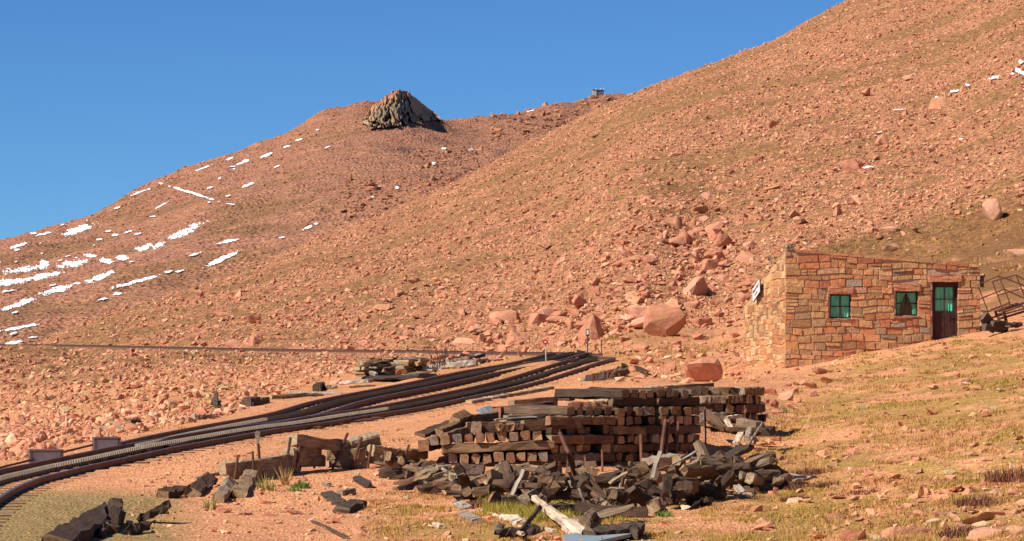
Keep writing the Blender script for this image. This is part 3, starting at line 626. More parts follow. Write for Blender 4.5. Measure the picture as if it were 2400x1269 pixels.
def tie_shape(Ln, w, h, sd, seg=6, j=.008, ch=.012):
    r = random.Random(sd); V = []; Fc = []; prof = [(-w/2+ch,-h/2),(w/2-ch,-h/2),(w/2,-h/2+ch),(w/2,h/2-ch),(w/2-ch,h/2),(-w/2+ch,h/2),(-w/2,h/2-ch),(-w/2,-h/2+ch)]
    bow = r.uniform(-.4,.4)*j
    for i in range(seg+1):
        t = i/seg; xx = -Ln/2+Ln*t
        for (a, b) in prof:
            e = 1.6 if i in (0, seg) else 1.0
            V.append((xx+r.uniform(-1,1)*j*e, a+r.uniform(-1,1)*j+bow*math.sin(t*3.14), b+r.uniform(-1,1)*j))
    for i in range(seg):
        for k in range(8): Fc.append((i*8+k, i*8+(k+1) % 8, (i+1)*8+(k+1) % 8, (i+1)*8+k))
    Fc.append(tuple(range(7,-1,-1))); Fc.append(tuple(seg*8+k for k in range(8)))
    me = bpy.data.meshes.new('tie'); me.from_pydata(V, [], [tuple(reversed(f)) for f in Fc]); me.update(); return me
def along(line, step, a=0, b=1e9):
    s = np.concatenate([[0], np.cumsum(np.linalg.norm(np.diff(line, axis=0), axis=1))]); t, lat = frames(line); st_ = np.arange(max(a, .2), min(b, s[-1]-.2), step)
    return [(Vector([np.interp(q, s, line[:,k]) for k in range(3)]), Vector([np.interp(q, s, lat[:,k]) for k in range(3)]), q) for q in st_]
def track(name, line, label, group, step, ntie, teeth_cut, drop, tie_len=2.2, mat='tie', chair=False):
    e = empty(name, Vector(line[0])); tag(e, label, 'railway track', group); l2 = line-line[0]
    rail(e, l2, -.72); rail(e, l2, .72); rack(e, l2, teeth_cut)
    tm = [tie_shape(tie_len, .2, .14, 40+k, 4, .006) for k in range(3)]
    for q in tm: q.materials.append(M[mat])
    n = 0
    for (c, lat, q) in along(l2, step):
        if n >= ntie: break
        o = bpy.data.objects.new('tie', tm[n % 3]); COL.objects.link(o); o.parent = e; o.location = c+Vector((0,0,-drop)); o.rotation_euler = (0,0,math.atan2(lat.y, lat.x)+random.gauss(0,.015)); n += 1
    if chair:
        mb = MB()
        for (c, lat, q) in along(l2, step):
            for sd in (-.72, .72):
                p = c+lat*sd; a = math.atan2(lat.y, lat.x)
                for s2 in (-1, 1): mb.bar(p+lat*(s2*.05)+Vector((0,0,-.125)), p+lat*(s2*.13)+Vector((0,0,-.135)), .12, .06)
        mb.build('rail_chairs', M['rackdark'], e)
    return e
s1 = np.concatenate([[0], np.cumsum(np.linalg.norm(np.diff(tr1, axis=0), axis=1))])
cut1 = float(np.interp(91.0, tr1[:330,1], s1[:330])); 
track('railway_track', tr1, 'near rack railway track with bright worn rack teeth curving up past the ties', 'rack railway tracks', .72, 100, cut1, .187, 2.3)
track('railway_track', tr2, 'siding track with black greased rack branching off the near track', 'rack railway tracks', .8, 80, 12.0, .235)
track('railway_track', tr3, 'distant track line running level across the foot of the scree', 'rack railway tracks', 1.4, 100, 0.0, .21)
# switch boxes and rodding
def sbox(px_, py_, w, lab):
    i = np.argmin(np.abs((CX+F*tr1[:,0]/tr1[:,1])-px_)); c = Vector(tr1[i]); t, lat = frames(tr1); la = Vector(lat[i]); ta = Vector(t[i])
    g = c-la*1.75+ta*1.2; p = P(px_, py_, g.y+1.6)
    e = empty('switch_box', p, math.radians(12)); tag(e, lab, 'switch box', 'switch machine boxes')
    mb = MB(); mb.box(-w/2,w/2,-.28,.28,-.45,.10); mb.build('housing', M['box'], e, .01)
    mb = MB(); mb.box(-w/2-.05,w/2+.05,-.34,.34,.103,.15); mb.build('lid', M['lid'], e, .008)
    mb = MB(); mb.box(-w/2-.045,-w/2-.003,-.33,.30,-.30,.10); mb.build('end_plate', M['lid'], e); mb = MB(); mb.box(w/2+.003,w/2+.045,-.33,.30,-.30,.10); mb.build('end_plate', M['lid'], e)
    return p
pa = sbox(107, 1070, .62, 'larger grey switch box with brown lid beside the near track'); pb = sbox(249, 1040, .50, 'smaller grey switch box with brown lid further along the near track')
mb = MB(); pc = pa+(pa-pb)*1.2; mb.bar(pc+Vector((0,-.1,-.06)), pb+Vector((-.3,-.1,-.03)), .05, .05, n=6); tag(mb.build('control_rod', M['rust']), 'long thin steel rod running between the two switch boxes', 'rod')

# ---------------------------------------------------------------- timber
def orient(o, p1, p2, roll=0.0):
    xx = (p2-p1).normalized(); up = Vector((0,0,1)) if abs(xx.z) < .95 else Vector((0,1,0)); yy = up.cross(xx).normalized(); zz = xx.cross(yy)
    m = Matrix((xx, yy, zz)).transposed().to_4x4() @ Matrix.Rotation(roll, 4, 'X'); m.translation = (p1+p2)/2; o.matrix_basis = m
SEED = [0]
def beam(name, p1, p2, w, h, mat, label, cat, group=None, roll=0.0, j=.010, seg=6, ch=.012):
    SEED[0] += 1
    p1 = G(*p1) if not isinstance(p1, Vector) and len(p1) == 2 else (P(*p1) if not isinstance(p1, Vector) else p1)
    p2 = G(*p2) if not isinstance(p2, Vector) and len(p2) == 2 else (P(*p2) if not isinstance(p2, Vector) else p2)
    o = link(name, tie_shape((p2-p1).length, w, h, SEED[0], seg, j, ch), M[mat]); orient(o, p1, p2, roll); return tag(o, label, cat, group)
def crib(org, hd, courses, ch, gap, label_fn, group, mat='tie', roll=0.0):
    """org: left foot of the face; hd: heading of the face line; courses: list of (kind, u0, u1, setback)"""
    a = math.radians(hd); u = Vector((math.sin(a), math.cos(a), 0)); v = Vector((-math.cos(a), math.sin(a), 0)); z = 0.0
    for ci, c in enumerate(courses):
        kind, u0, u1, sb = c[:4]; w = c[4] if len(c) > 4 else .225; dep = c[5] if len(c) > 5 else 2.4
        h = ch*random.uniform(.95,1.03); zz = z+h/2
        if kind == 'e':
            q = u0+w/2
            while q < u1:
                ww = w*random.uniform(.86,1.0); pr = sb+random.gauss(0,.06)
                if random.random() < .06: q += w; continue
                f = org+u*q+v*pr+Vector((0,0,zz+q*roll)); f.z -= random.random()**3*.03; b = f+v*dep*random.uniform(.9,1.0)+u*random.gauss(0,.05)+Vector((0,0,random.gauss(0,.012)))
                beam('railway_tie', f, b, ww*random.uniform(.82,.97), h*random.uniform(.86,.98), random.choice(('heap','tie','heapshade','heapshade')) if (hd < 80 and mat == 'tie') else random.choice((mat,mat,mat,'heap')), label_fn(ci, kind, q), 'railway tie', group, random.gauss(0,.06), .018, 5, .026)  # faces turned from the sun mix in the shade-darkened wood
                q += w*random.uniform(1.0,1.12)
        elif kind == 'l':
            q = u0
            while q < u1-.15:
                ln = min(random.choice((2.45,2.45,1.6)) if len(c) <= 6 else c[6], u1-q)
                f = org+u*q+v*(sb+.11+random.gauss(0,.02))+Vector((0,0,zz+q*roll)); b = f+u*ln+v*random.gauss(0,.03)+Vector((0,0,ln*roll+random.gauss(0,.015)))
                beam('railway_tie', f, b, .23, h*random.uniform(.88,.97), mat if random.random() < .55 else ('heapshade' if hd < 80 else 'heap'), label_fn(ci, kind, q), 'railway tie', group, random.gauss(0,.03), .018, 9, .022)  # long ties likewise, shade painted by choice of wood
                q += ln+.02
        z += h
CA = P(1036, 1112, 67.2); CA.z = P(1036,1112,67.2).z
def labA(ci, k, q): return ['bottom long tie under the sunlit face of the big stack','square tie end in the lowest end row of the sunlit stack face','long scarred tie between the two end rows of the sunlit stack face','square tie end in the upper end row of the sunlit stack face','short tie block near the top of the sunlit stack face'][min(ci,4)]
GA = 'ties in the sunlit face of the big stack'
crib(CA, 90, [('l',-.05,2.32,.06),('e',.10,2.30,0),('l',0,2.34,.02,.225,2.4,2.36),('e',-.28,2.32,.03),('e',.6,1.5,.12)], .212, .02, labA, GA, roll=.035)
# beams on top of the lit face
def TB(p1, p2, w, h, lab, mat='tie', roll=0, grp=None, cat='timber', j=.012): return beam('timber_beam', p1, p2, w, h, mat, lab, cat, grp, roll, j, 8)
TB((1094,1003,67.6),(1226,1000,67.8),.24,.23,'tan upper beam at the left end of the stack top')
TB((1168,1003,67.3),(1226,1000,67.4),.16,.13,'pinkish split block lying in front of the tan upper beam')
TB((1224,999,67.5),(1356,990,67.9),.25,.24,'purple-brown beam with a split on top of the sunlit face')
TB((1186,986,68.2),(1434,968,69.2),.22,.21,'long pale beam across the top of the stack')
TB((1450,966,69.2),(1516,958,69.6),.24,.21,'short orange-brown beam right of the long pale beam')
TB((1164,968,69.6),(1288,954,71.0),.25,.24,'dark brown beam behind the top of the stack, with a pale end')
TB((1098,986,68.4),(1158,978,69.0),.24,.22,'dark beam with a hole in its end at the left stack top')
TB((1066,990,68.0),(1092,978,68.4),.24,.26,'tilted brown beam stub left of the holed beam', roll=.5)
TB((985,1020,67.6),(1060,992,68.6),.26,.08,'long splintered plank sloping up the left end of the stack','heap',.2)
TB((1030,1018,67.5),(1075,1000,67.9),.24,.22,'brown stub lying on the left shoulder of the stack')
TB((1045,1026,67.3),(1098,1010,67.6),.2,.2,'short dark block under the tan upper beam','heap')
TB((992,1046,67.4),(1022,1040,69.0),.22,.22,'leftmost tie end of the stack, jutting out over the bank')
TB((1124,968,69.8),(1156,958,70.2),.22,.03,'bent grey metal flashing standing behind the stack top','bluemetal',.6)
TB((1160,984,68.0),(1256,978,68.3),.10,.04,'pale grey plank edge lying along the long beam','grey')
TB((1196,972,69.4),(1222,966,69.7),.10,.03,'short grey slat behind the pale beam','grey')
TB((1200,950,73.4),(1300,941,74.2),.22,.22,'rusty brown beam row behind the dark beam')
# the shaded face
BO = P(1292, 1108, 67.4)
def labB(ci, k, q): return ('square tie end' if k == 'e' else 'long tie lying lengthwise')+' in the %s of the shaded face of the big stack' % ('lowest rows','lowest rows','middle rows','middle rows','middle rows','upper rows','upper rows','top rows','top rows')[min(ci,8)]
GB = 'ties in the shaded face of the big stack'
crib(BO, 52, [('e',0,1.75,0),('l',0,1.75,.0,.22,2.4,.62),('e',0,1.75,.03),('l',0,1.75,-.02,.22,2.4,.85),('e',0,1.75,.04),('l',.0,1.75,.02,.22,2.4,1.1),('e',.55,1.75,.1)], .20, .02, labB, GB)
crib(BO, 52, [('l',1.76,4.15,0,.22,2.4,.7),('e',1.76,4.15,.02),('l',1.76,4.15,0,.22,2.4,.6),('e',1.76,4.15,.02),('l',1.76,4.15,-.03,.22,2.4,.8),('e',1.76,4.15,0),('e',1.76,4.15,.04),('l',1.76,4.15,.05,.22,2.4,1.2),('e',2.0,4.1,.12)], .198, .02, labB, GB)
# right-hand end of the stack
CO = P(1632, 1052, 73.6)
def labC(ci, k, q): return ('square tie end' if k == 'e' else 'tie lying lengthwise')+' in the curved right hand end of the big stack, %s rows' % ('lower' if ci < 2 else 'upper')
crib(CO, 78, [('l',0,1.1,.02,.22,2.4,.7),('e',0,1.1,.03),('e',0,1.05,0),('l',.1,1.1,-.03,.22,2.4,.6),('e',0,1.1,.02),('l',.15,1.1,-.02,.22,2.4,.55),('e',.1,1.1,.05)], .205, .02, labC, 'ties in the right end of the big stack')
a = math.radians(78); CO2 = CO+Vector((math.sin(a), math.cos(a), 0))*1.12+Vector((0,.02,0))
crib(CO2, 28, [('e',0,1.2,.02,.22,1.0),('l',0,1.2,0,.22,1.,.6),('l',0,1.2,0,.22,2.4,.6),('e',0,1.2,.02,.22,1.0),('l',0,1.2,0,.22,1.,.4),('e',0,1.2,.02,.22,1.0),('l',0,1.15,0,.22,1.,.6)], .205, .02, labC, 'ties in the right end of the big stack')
# row of ends and planks on the shelf behind
def labD(ci, k, q): return 'square tie end in the short row on the gravel shelf behind the stack'
crib(P(1315, 962, 73.5), 88, [('e',0,1.95,0,.22,1.6)], .20, .02, labD, 'tie row on the gravel shelf')
for q in [((1340,928,76.5),(1490,932,74.6),.22,.10,'grey plank lying left across the row of tie ends','grey'),((1480,929,75.),(1640,922,75.6),.22,.12,'silver grey plank edge over the right stack top','grey'),
          ((1450,921,76.5),(1640,912,77.2),.26,.14,'black rubbery beam along the back of the stack','char'),((1520,909,78.),(1585,906,78.4),.30,.08,'bleached pale boards at the back of the stack','bleach'),
          ((1560,911,78.),(1668,903,78.6),.22,.12,'brown plank reaching the right stack end','tie'),((1340,916,78.),(1450,918,77.4),.24,.10,'dark weathered plank at the back left of the stack','heap'),
          ((1285,935,76.),(1340,936,75.),.16,.08,'curled dark strip behind the rusty beam row','char'),((1385,938,73.4),(1440,938,73.2),.2,.06,'white edged board on the row of tie ends','bleach'),
          ((1500,938,73.),(1580,938,73.2),.22,.08,'grey board lying on the dark stack top','grey'),((1590,950,70.6),(1622,945,71.2),.22,.12,'dark stub at the right of the stack top','heap'),((1535,955,70.6),(1562,952,71.),.2,.05,'small white board on the stack top','bleach')]:
    TB(q[0], q[1], q[2], q[3], q[4], q[5])
# steel rods leaning against the shaded face
def rod(p1, p2, r, lab, mat='rust', grp=None, name='steel_rod', cat='steel rod'):
    p1 = P(*p1) if not isinstance(p1, Vector) else p1; p2 = P(*p2) if not isinstance(p2, Vector) else p2
    mb = MB(); mid = (p1+p2)/2+Vector((random.gauss(0,.008),random.gauss(0,.008),0)); mb.bar(p1, mid, r*2, n=8); mb.bar(mid, p2, r*2, n=8)
    return tag(mb.build(name, M[mat]), lab, cat, grp)
for p1, p2, r, lab in (((1312,1015,66.5),(1352,1108,65.9),.045,'bent dark rod leaning against the left of the shaded stack face'),((1332,1060,66.5),(1328,1112,66.),.03,'short upright rod left of the bent rod foot'),((1371,1070,66.7),(1371,1112,66.2),.03,'short upright rod in front of the shaded stack face'),
    ((1411,1055,67.2),(1412,1110,66.6),.025,'thin upright rod left of the tall post'),((1502,1020,68.0),(1504,1108,67.2),.035,'tall straight rod in the middle of the shaded stack face'),((1560,985,68.6),(1548,1075,68.),.04,'left one of the two leaning posts on the shaded face'),((1567,985,68.7),(1560,1075,68.1),.04,'right one of the two leaning posts on the shaded face'),((1590,990,69.),(1585,1072,68.4),.03,'single post right of the two leaning posts'),((1652,955,70.6),(1654,1070,69.8),.02,'thin grey pipe standing at the right end of the shaded face')):
    rod(p1, p2, r, lab)
# retaining timbers with steel stakes along the near bank
WPX = np.array([515,560,605,690,760,860,940,995.]); WDD = locate(WPX, np.array([1122,1123,1120,1106,1099,1098,1090,1082.])); WDD = np.maximum.accumulate(WDD)
def wd(q): return float(np.interp(q, WPX, WDD))-.12
print('wall depths', WDD)
for p1, p2, w, h, lab, rl in [((522,1098,64.2),(604,1090,66.4),.26,.24,'first pale timber at the left end of the retaining wall',0),((526,1116,64.4),(606,1112,66.6),.22,.18,'lower timber under the left end of the retaining wall',0),((600,1091,66.3),(682,1078,68.6),.24,.24,'second timber of the retaining wall, behind the flared stake',0),((610,1106,66.5),(690,1099,68.7),.22,.20,'lower timber under the second timber of the retaining wall',0),
    ((676,1066,68.2),(742,1058,70.2),.24,.24,'third timber of the retaining wall, below the crossed stakes',0),((686,1082,68.6),(752,1080,70.4),.24,.22,'lower timber below the crossed stakes',0),((765,1066,69.6),(856,1064,71.6),.25,.25,'fourth orange-brown timber of the retaining wall',0),((770,1084,69.8),(862,1086,71.8),.24,.22,'lower timber in the middle of the retaining wall',0),
    ((686,1032,68.6),(808,1046,70.6),.25,.23,'upper round-edged timber lying on top of the retaining wall',0),((818,1044,69.6),(886,1028,71.8),.26,.25,'upper tilted timber with a pale cut end on top of the retaining wall',.4),((868,1056,71.6),(935,1068,73.0),.24,.24,'fifth timber of the retaining wall near the big stack',0),((930,1068,72.6),(990,1064,74.2),.24,.24,'last timber of the retaining wall, against the big stack',0),((870,1076,71.6),(940,1084,73),.2,.18,'lower timber under the fifth timber',0)]:
    p1 = P(p1[0], p1[1], wd(p1[0])+(.12 if 'upper' in lab else 0)); p2 = P(p2[0], p2[1], wd(p2[0])+(.12 if 'upper' in lab else 0))
    beam('retaining_timber', p1, p2, w, h, 'retain', lab, 'timber', 'timbers of the retaining wall', rl, .016, 8, .03)
for i, (p1, p2, r, lab) in enumerate([((557,1072,63.6),(549,1122,63.6),.026,'first bent stake at the left end of the retaining wall'),((592,1058,65.2),(594,1124,65.2),.026,'second hooked stake of the retaining wall'),((681,1025,67.8),(671,1092,67.6),.030,'tall red stake leaning at the third timber'),((703,1047,68.2),(688,1105,67.8),.034,'thick red stake leaning right of the tall red stake'),((709,1052,68.4),(703,1100,68.2),.022,'thin stake beside the thick red stake'),((733,1040,69.),(737,1094,69.),.024,'stake standing in the dark gap of the retaining wall'),
    ((815,1015,69.4),(779,1096,69.2),.030,'long stake leaning far right over the upper timbers'),((848,1025,70.),(824,1098,69.8),.034,'long thick stake in front of the tilted upper timber'),((871,1040,70.8),(862,1094,70.6),.026,'stake right of the tilted upper timber'),((959,1042,72.8),(944,1078,72.6),.026,'last stake near the big stack')]):
    p1 = P(p1[0], p1[1], wd(p2[0])-.16); p2 = P(p2[0], p2[1]+4, wd(p2[0])-.2)
    rod(p1, p2, r, lab, 'rust', 'stakes of the retaining wall', 'steel_stake', 'stake')
e = empty('paddle_stake', P(612,1112,wd(612)-.2)); tag(e, 'wooden stake with a flared fan-shaped top by the retaining wall', 'stake'); o_ = P(612,1112,wd(612)-.2)
mb = MB(); mb.bar(P(611,1112,wd(612)-.2)-o_, P(605,1040,wd(612)-.2)-o_, .06, n=6); mb.build('shaft', M['rust'], e)
mb = MB(); a1 = P(605,1042,wd(612)-.2)-o_
for k in range(7): mb.bar(a1+Vector((0,0,-.02)), P(598+k*1.9,1010+abs(k-3)*1.2,wd(612)-.2)-o_+Vector((0,random.uniform(-.03,.03),0)), .028, n=4)
mb.build('fan_head', M['grey'], e)
# loose blocks below the retaining wall
LB = [((382,1168),(432,1160),.26,.16,'heap','flat grey tie block at the left of the broken ties',.1),((452,1166),(492,1138),.28,.20,'heap','rotten crumbling tie block with a pitted top',.5),((560,1168),(588,1122),.26,.20,'retain','broken weathered tie leaning in front of the retaining wall',.3),((512,1180),(540,1150),.22,.22,'retain','orange splintered stump between the broken ties',.4),
 ((765,1160),(795,1185),.24,.09,'char','black charred slab on the gravel below the retaining wall',.2),((800,1205),(840,1190),.3,.14,'char','big black charred chunk with a gravel covered top',.1),((796,1162),(828,1160),.14,.12,'grey','short pale round post piece on the gravel',0),((836,1128),(864,1145),.14,.12,'char','small black wedge on the gravel above the charred chunk',.3),((758,1138),(772,1142),.1,.08,'grey','tiny grey wood chip on the gravel',0),
 ((458,1125),(520,1112),.07,.06,'grey','thin grey pole leading to the retaining wall',0),((1130,1175),(1150,1185),.14,.05,'bleach','bleached chip in the grass at the heap foot',.2),((735,1225),(815,1265),.08,.04,'heap','thin grey plank in the grass at the bottom',0),((1020,1232),(1036,1240),.09,.06,'bleach','small white wood chip on the gravel at the bottom',0),
 ((1085,1210),(1120,1228),.18,.08,'grey','pale splintered plank end in the grass left of the log',.2),((1185,1215),(1222,1232),.22,.08,'bleach','split pale plank lying in the grass beside the log',.1),((1130,1198),(1190,1222),.05,.04,'bleach','thin pale lath lying in the green grass',0),((1265,1240),(1300,1250),.07,.05,'bleach','white stick lying left of the log',0),((1070,1178),(1095,1195),.2,.04,'grey','pale board at the left foot of the heap',.3),((500,955),(504,940),.16,.12,'char','short dark post at the edge of the left scree',0)]
for a_, b_, w, h, m_, lab, rl in LB: 
    p1 = G(*a_)+Vector((0,0,h*.35)); p2 = G(*b_)+Vector((0,0,h*.5)); beam('wood_block', p1, p2, w, h, m_, lab, 'wood piece', None, rl, .028 if w > .2 else .008, 7, .03 if w > .2 else .01)
# jumbled heap of broken ties
def in_heap(px_, py_):
    top = np.interp(px_, [905,960,1050,1200,1400,1560,1700,1800,1880], [1098,1118,1142,1150,1152,1142,1130,1126,1132]); bot = np.interp(px_, [905,960,1050,1200,1300,1400,1520,1650,1750,1880], [1110,1140,1168,1198,1216,1226,1214,1190,1162,1142]); return top, bot
def heap_h(px_, t): return (.12+.62*math.sin(math.pi*min(1, max(0, t)))**.7)*float(np.interp(px_, [905,1000,1150,1400,1700,1880], [.3,.6,.8,1.0,1.0,.35]))
n = 0; hp_lab = ['dark broken tie piece lying in the left part of the jumbled heap','dark broken tie piece lying in the middle of the jumbled heap','dark broken tie piece lying in the right part of the jumbled heap']
while n < 250:
    px_ = random.uniform(905, 1835); tp, bt = in_heap(px_, 0); t = random.random(); py_ = tp+(bt-tp)*t; g = G(px_, py_); hh = heap_h(px_, t)
    ln = random.choice((.25,.3,.35,.45,.6,.8,1.2)); w = random.uniform(.13,.23); h = random.uniform(.12,.22); yaw = random.uniform(0,6.28); pit = random.gauss(0,.32)
    if random.random() < .3: w, h = random.uniform(.08,.18), random.uniform(.03,.06); ln *= 1.3
    c = g+Vector((0,.15,hh*random.uniform(.1,.85))); dv = Vector((math.cos(yaw)*math.cos(pit), math.sin(yaw)*math.cos(pit), math.sin(pit)))*ln/2
    lo = min((c-dv).z-zf(c.x-dv.x, c.y-dv.y)[0], (c+dv).z-zf(c.x+dv.x, c.y+dv.y)[0])
    if lo < -.05: c.z += -.05-lo if lo > -.5 else .4
    k = 0 if px_ < 1200 else (1 if px_ < 1520 else 2); mt = random.choice(('tie','heap','tie','heapshade','heap','heapshade')) if k == 0 else random.choice(('heapshade','heapshade','heap','heapshade','tie') if k == 1 else ('heapshade','heapshade','heap'))  # middle and right pieces mostly get the wood darkened for shade and creosote
    beam('broken_tie', c-dv, c+dv, w, h, mt, hp_lab[k], 'broken tie', 'broken ties of the jumbled heap', random.uniform(-.8,.8), .022, 5, .03); n += 1
for k in range(30):
    px_ = random.uniform(930,1860); tp, bt = in_heap(px_, 0); t = random.random(); g = G(px_, tp+(bt-tp)*t); c = g+Vector((0,0,heap_h(px_, t)*random.uniform(.6,1.05))); yw = random.uniform(0,6.28); pt = random.gauss(0,.45); dv = Vector((math.cos(yw)*math.cos(pt), math.sin(yw)*math.cos(pt), math.sin(pt)))*random.uniform(.12,.34)
    beam('wood_splinter', c-dv, c+dv, random.uniform(.04,.09), random.uniform(.02,.04), random.choice(('grey','retain','grey','heap')), 'pale thin wood splinter lying in the jumbled heap', 'splinter', 'splinters of the jumbled heap', random.uniform(-.8,.8), .012, 4, .006)
# larger and distinctive pieces of the heap
for p1, p2, w, h, m_, lab, rl in [((1088,1160,61.5),(1090,1100,63.5),.26,.24,'tie','upright red-brown tie end standing at the left of the heap',.3),((1112,1135,62.4),(1118,1104,63.5),.28,.26,'tie','square block with a pinkish top right of the upright tie end',.1),((1146,1135,61.8),(1185,1100,63.0),.32,.30,'tie','splintered pale tie end tilted up in the heap',.7),((1165,1115,62.0),(1205,1140,62.4),.30,.26,'heap','dark cut block leaning on the splintered tie end',.8),
    ((1187,1098,63.8),(1304,1102,63.2),.2,.14,'retain','long tan plank lying on the heap in front of the stack',0),((1178,1188,57.5),(1232,1150,59.5),.16,.10,'grey','grey pole sloping down to the green grass',.2),((1288,1170,59.0),(1372,1112,61.5),.24,.12,'grey','broad grey plank sloping across the middle of the heap',.2),((1404,1140,61.0),(1485,1118,62.5),.36,.32,'heap','big square weathered tie in the middle of the heap',.15),((1520,1090,64.5),(1592,1078,65.5),.32,.26,'grey','pale topped tie block resting high on the heap',.1),
    ((1340,1110,63.),(1358,1092,63.5),.22,.22,'tie','orange tie end standing before the shaded face',0),((1385,1112,63.),(1382,1092,63.5),.24,.22,'tie','upright tie stub at the foot of the shaded face',0),((1372,1158,59.5),(1450,1175,59.0),.28,.26,'heap','dark mossy tie lying low in the middle of the heap',.5),((1790,1112,62.5),(1875,1122,61.5),.34,.10,'grey','broad grey weathered board at the right end of the heap',.1),((1860,1128,61.),(1912,1118,61.8),.08,.05,'grey','thin grey lath reaching into the grass at the right end of the heap',0),
    ((1690,1178,57.6),(1760,1160,58.6),.20,.08,'grey','grey plank at the lower right foot of the heap',.1),((1560,1165,59.),(1590,1110,61.),.20,.10,'grey','split grey board sloping down in the right of the heap',.3),((1725,1140,60.),(1750,1165,58.8),.14,.06,'grey','pale splinter leaning at the right foot of the heap',.3),((1457,1150,59.),(1505,1218,55.5),.10,.07,'bleach','bleached split branch hanging down the heap front',.3),((1590,1195,56.4),(1690,1180,57.4),.14,.06,'grey','long grey slat lying along the right heap foot',0),((1000,1185,58.),(1062,1150,60.),.12,.05,'grey','pale slat sloping at the left foot of the heap',0),
    ((908,1082,69.),(925,1098,66.),.16,.07,'grey','grey split plank at the left start of the heap',.3),((922,1092,68.),(945,1082,69.5),.14,.07,'grey','white weathered stick at the left start of the heap',.3),((940,1105,66.5),(985,1085,68.5),.24,.24,'tie','brown block leaning below the retaining wall end',.6),((1018,1122,63.6),(1046,1108,64.4),.25,.24,'tie','reddish square tie end facing out at the heap left',.1),((1225,1135,61.5),(1275,1150,61.),.22,.20,'heap','rounded dark tie under the grey plank',.4)]:
    beam('broken_tie', p1, p2, w, h, m_, lab, 'broken tie', None, rl, .02, 7, .025)
# debris at the right end of the stack
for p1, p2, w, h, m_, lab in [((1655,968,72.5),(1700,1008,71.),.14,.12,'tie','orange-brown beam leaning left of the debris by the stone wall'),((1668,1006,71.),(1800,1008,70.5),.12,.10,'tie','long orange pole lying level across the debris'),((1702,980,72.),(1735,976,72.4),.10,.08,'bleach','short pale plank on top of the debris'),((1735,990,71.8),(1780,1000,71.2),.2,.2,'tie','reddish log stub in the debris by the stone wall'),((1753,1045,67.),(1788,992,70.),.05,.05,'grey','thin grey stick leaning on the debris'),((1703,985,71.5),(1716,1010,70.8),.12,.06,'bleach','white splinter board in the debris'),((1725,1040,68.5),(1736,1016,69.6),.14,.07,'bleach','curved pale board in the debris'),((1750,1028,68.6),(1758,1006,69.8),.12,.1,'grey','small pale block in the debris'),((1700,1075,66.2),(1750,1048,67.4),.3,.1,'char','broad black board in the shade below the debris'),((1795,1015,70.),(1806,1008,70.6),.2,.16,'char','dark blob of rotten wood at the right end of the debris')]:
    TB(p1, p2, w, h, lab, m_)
# driftwood log, blue sheet and pieces at the bottom edge
o = beam('driftwood_log', P(1252,1168,51.5), P(1288,1198,50.2), .09, .08, 'bleach', None, None, None, 0, .008, 6, .025)
e = empty('driftwood_log', P(1340,1235,48.8)); tag(e, 'long bleached driftwood log lying diagonally at the bottom', 'log'); bpy.data.objects.remove(o)
def lp(p1, p2, w, h, nm, m_='bleach'):
    SEED[0] += 1; q = link(nm, tie_shape((p2-p1).length, w, h, SEED[0], 9, .009, .045 if w > .15 else .02), M[m_]); orient(q, p1, p2); mw = q.matrix_basis.copy(); q.parent = e; q.matrix_basis = Matrix.Translation(-e.location) @ mw
lp(P(1252,1168,51.6), P(1291,1199,50.3), .10, .09, 'tapered_tip'); lp(P(1284,1194,50.5), P(1352,1245,48.2), .17, .15, 'trunk'); lp(P(1335,1232,48.7), P(1392,1284,46.6), .24, .20, 'butt_end'); lp(P(1284,1196,50.4), P(1292,1187,50.4), .06, .05, 'knot', 'grey')
mb = MB(); q = [G(1318,1262)+Vector((0,0,.05)), G(1484,1241)+Vector((0,0,.09)), G(1502,1262)+Vector((0,0,.10)), G(1340,1290)+Vector((0,0,.05))]
mb.add(q+[v-Vector((0,0,.05)) for v in q], [(0,1,2,3),(7,6,5,4),(0,4,5,1),(1,5,6,2),(2,6,7,3),(3,7,4,0)]); tag(mb.build('metal_sheet', M['bluemetal']), 'bent blue-grey metal sheet lying at the bottom by the log', 'metal sheet')
for p1, p2, w, h, m_, lab in [((1384,1266),(1500,1262),.22,.16,'char','rough black root chunk lying on the blue sheet'),((1484,1266),(1500,1256),.12,.16,'char','pointed black fragment on the right of the blue sheet'),((1170,1268),(1262,1262),.14,.12,'char','dark branch lying along the bottom edge'),((1225,1256),(1266,1236),.07,.07,'heap','forked brown branch rising from the dark branch'),((1165,1262),(1172,1250),.14,.10,'heap','broken stump at the bottom edge left of the dark branch'),((1202,1258),(1226,1272),.08,.06,'bleach','white splinter by the dark branch'),((1378,1256),(1388,1216),.09,.07,'heap','brown stick standing in front of the blue sheet'),((1368,1238),(1396,1218),.16,.14,'heap','pale bent block behind the brown stick')]:
    rz = .5 if 'standing' in lab else (.32 if 'forked' in lab else .12); p1 = G(*p1)+Vector((0,0,.10 if 'blue' not in lab else .08)); p2 = G(*p2)+Vector((0,0,rz if 'blue' not in lab else .14)); beam('wood_piece', p1, p2, w, h, m_, lab, 'wood piece', None, .3, .035 if m_ == 'char' else .012, 10, .03)
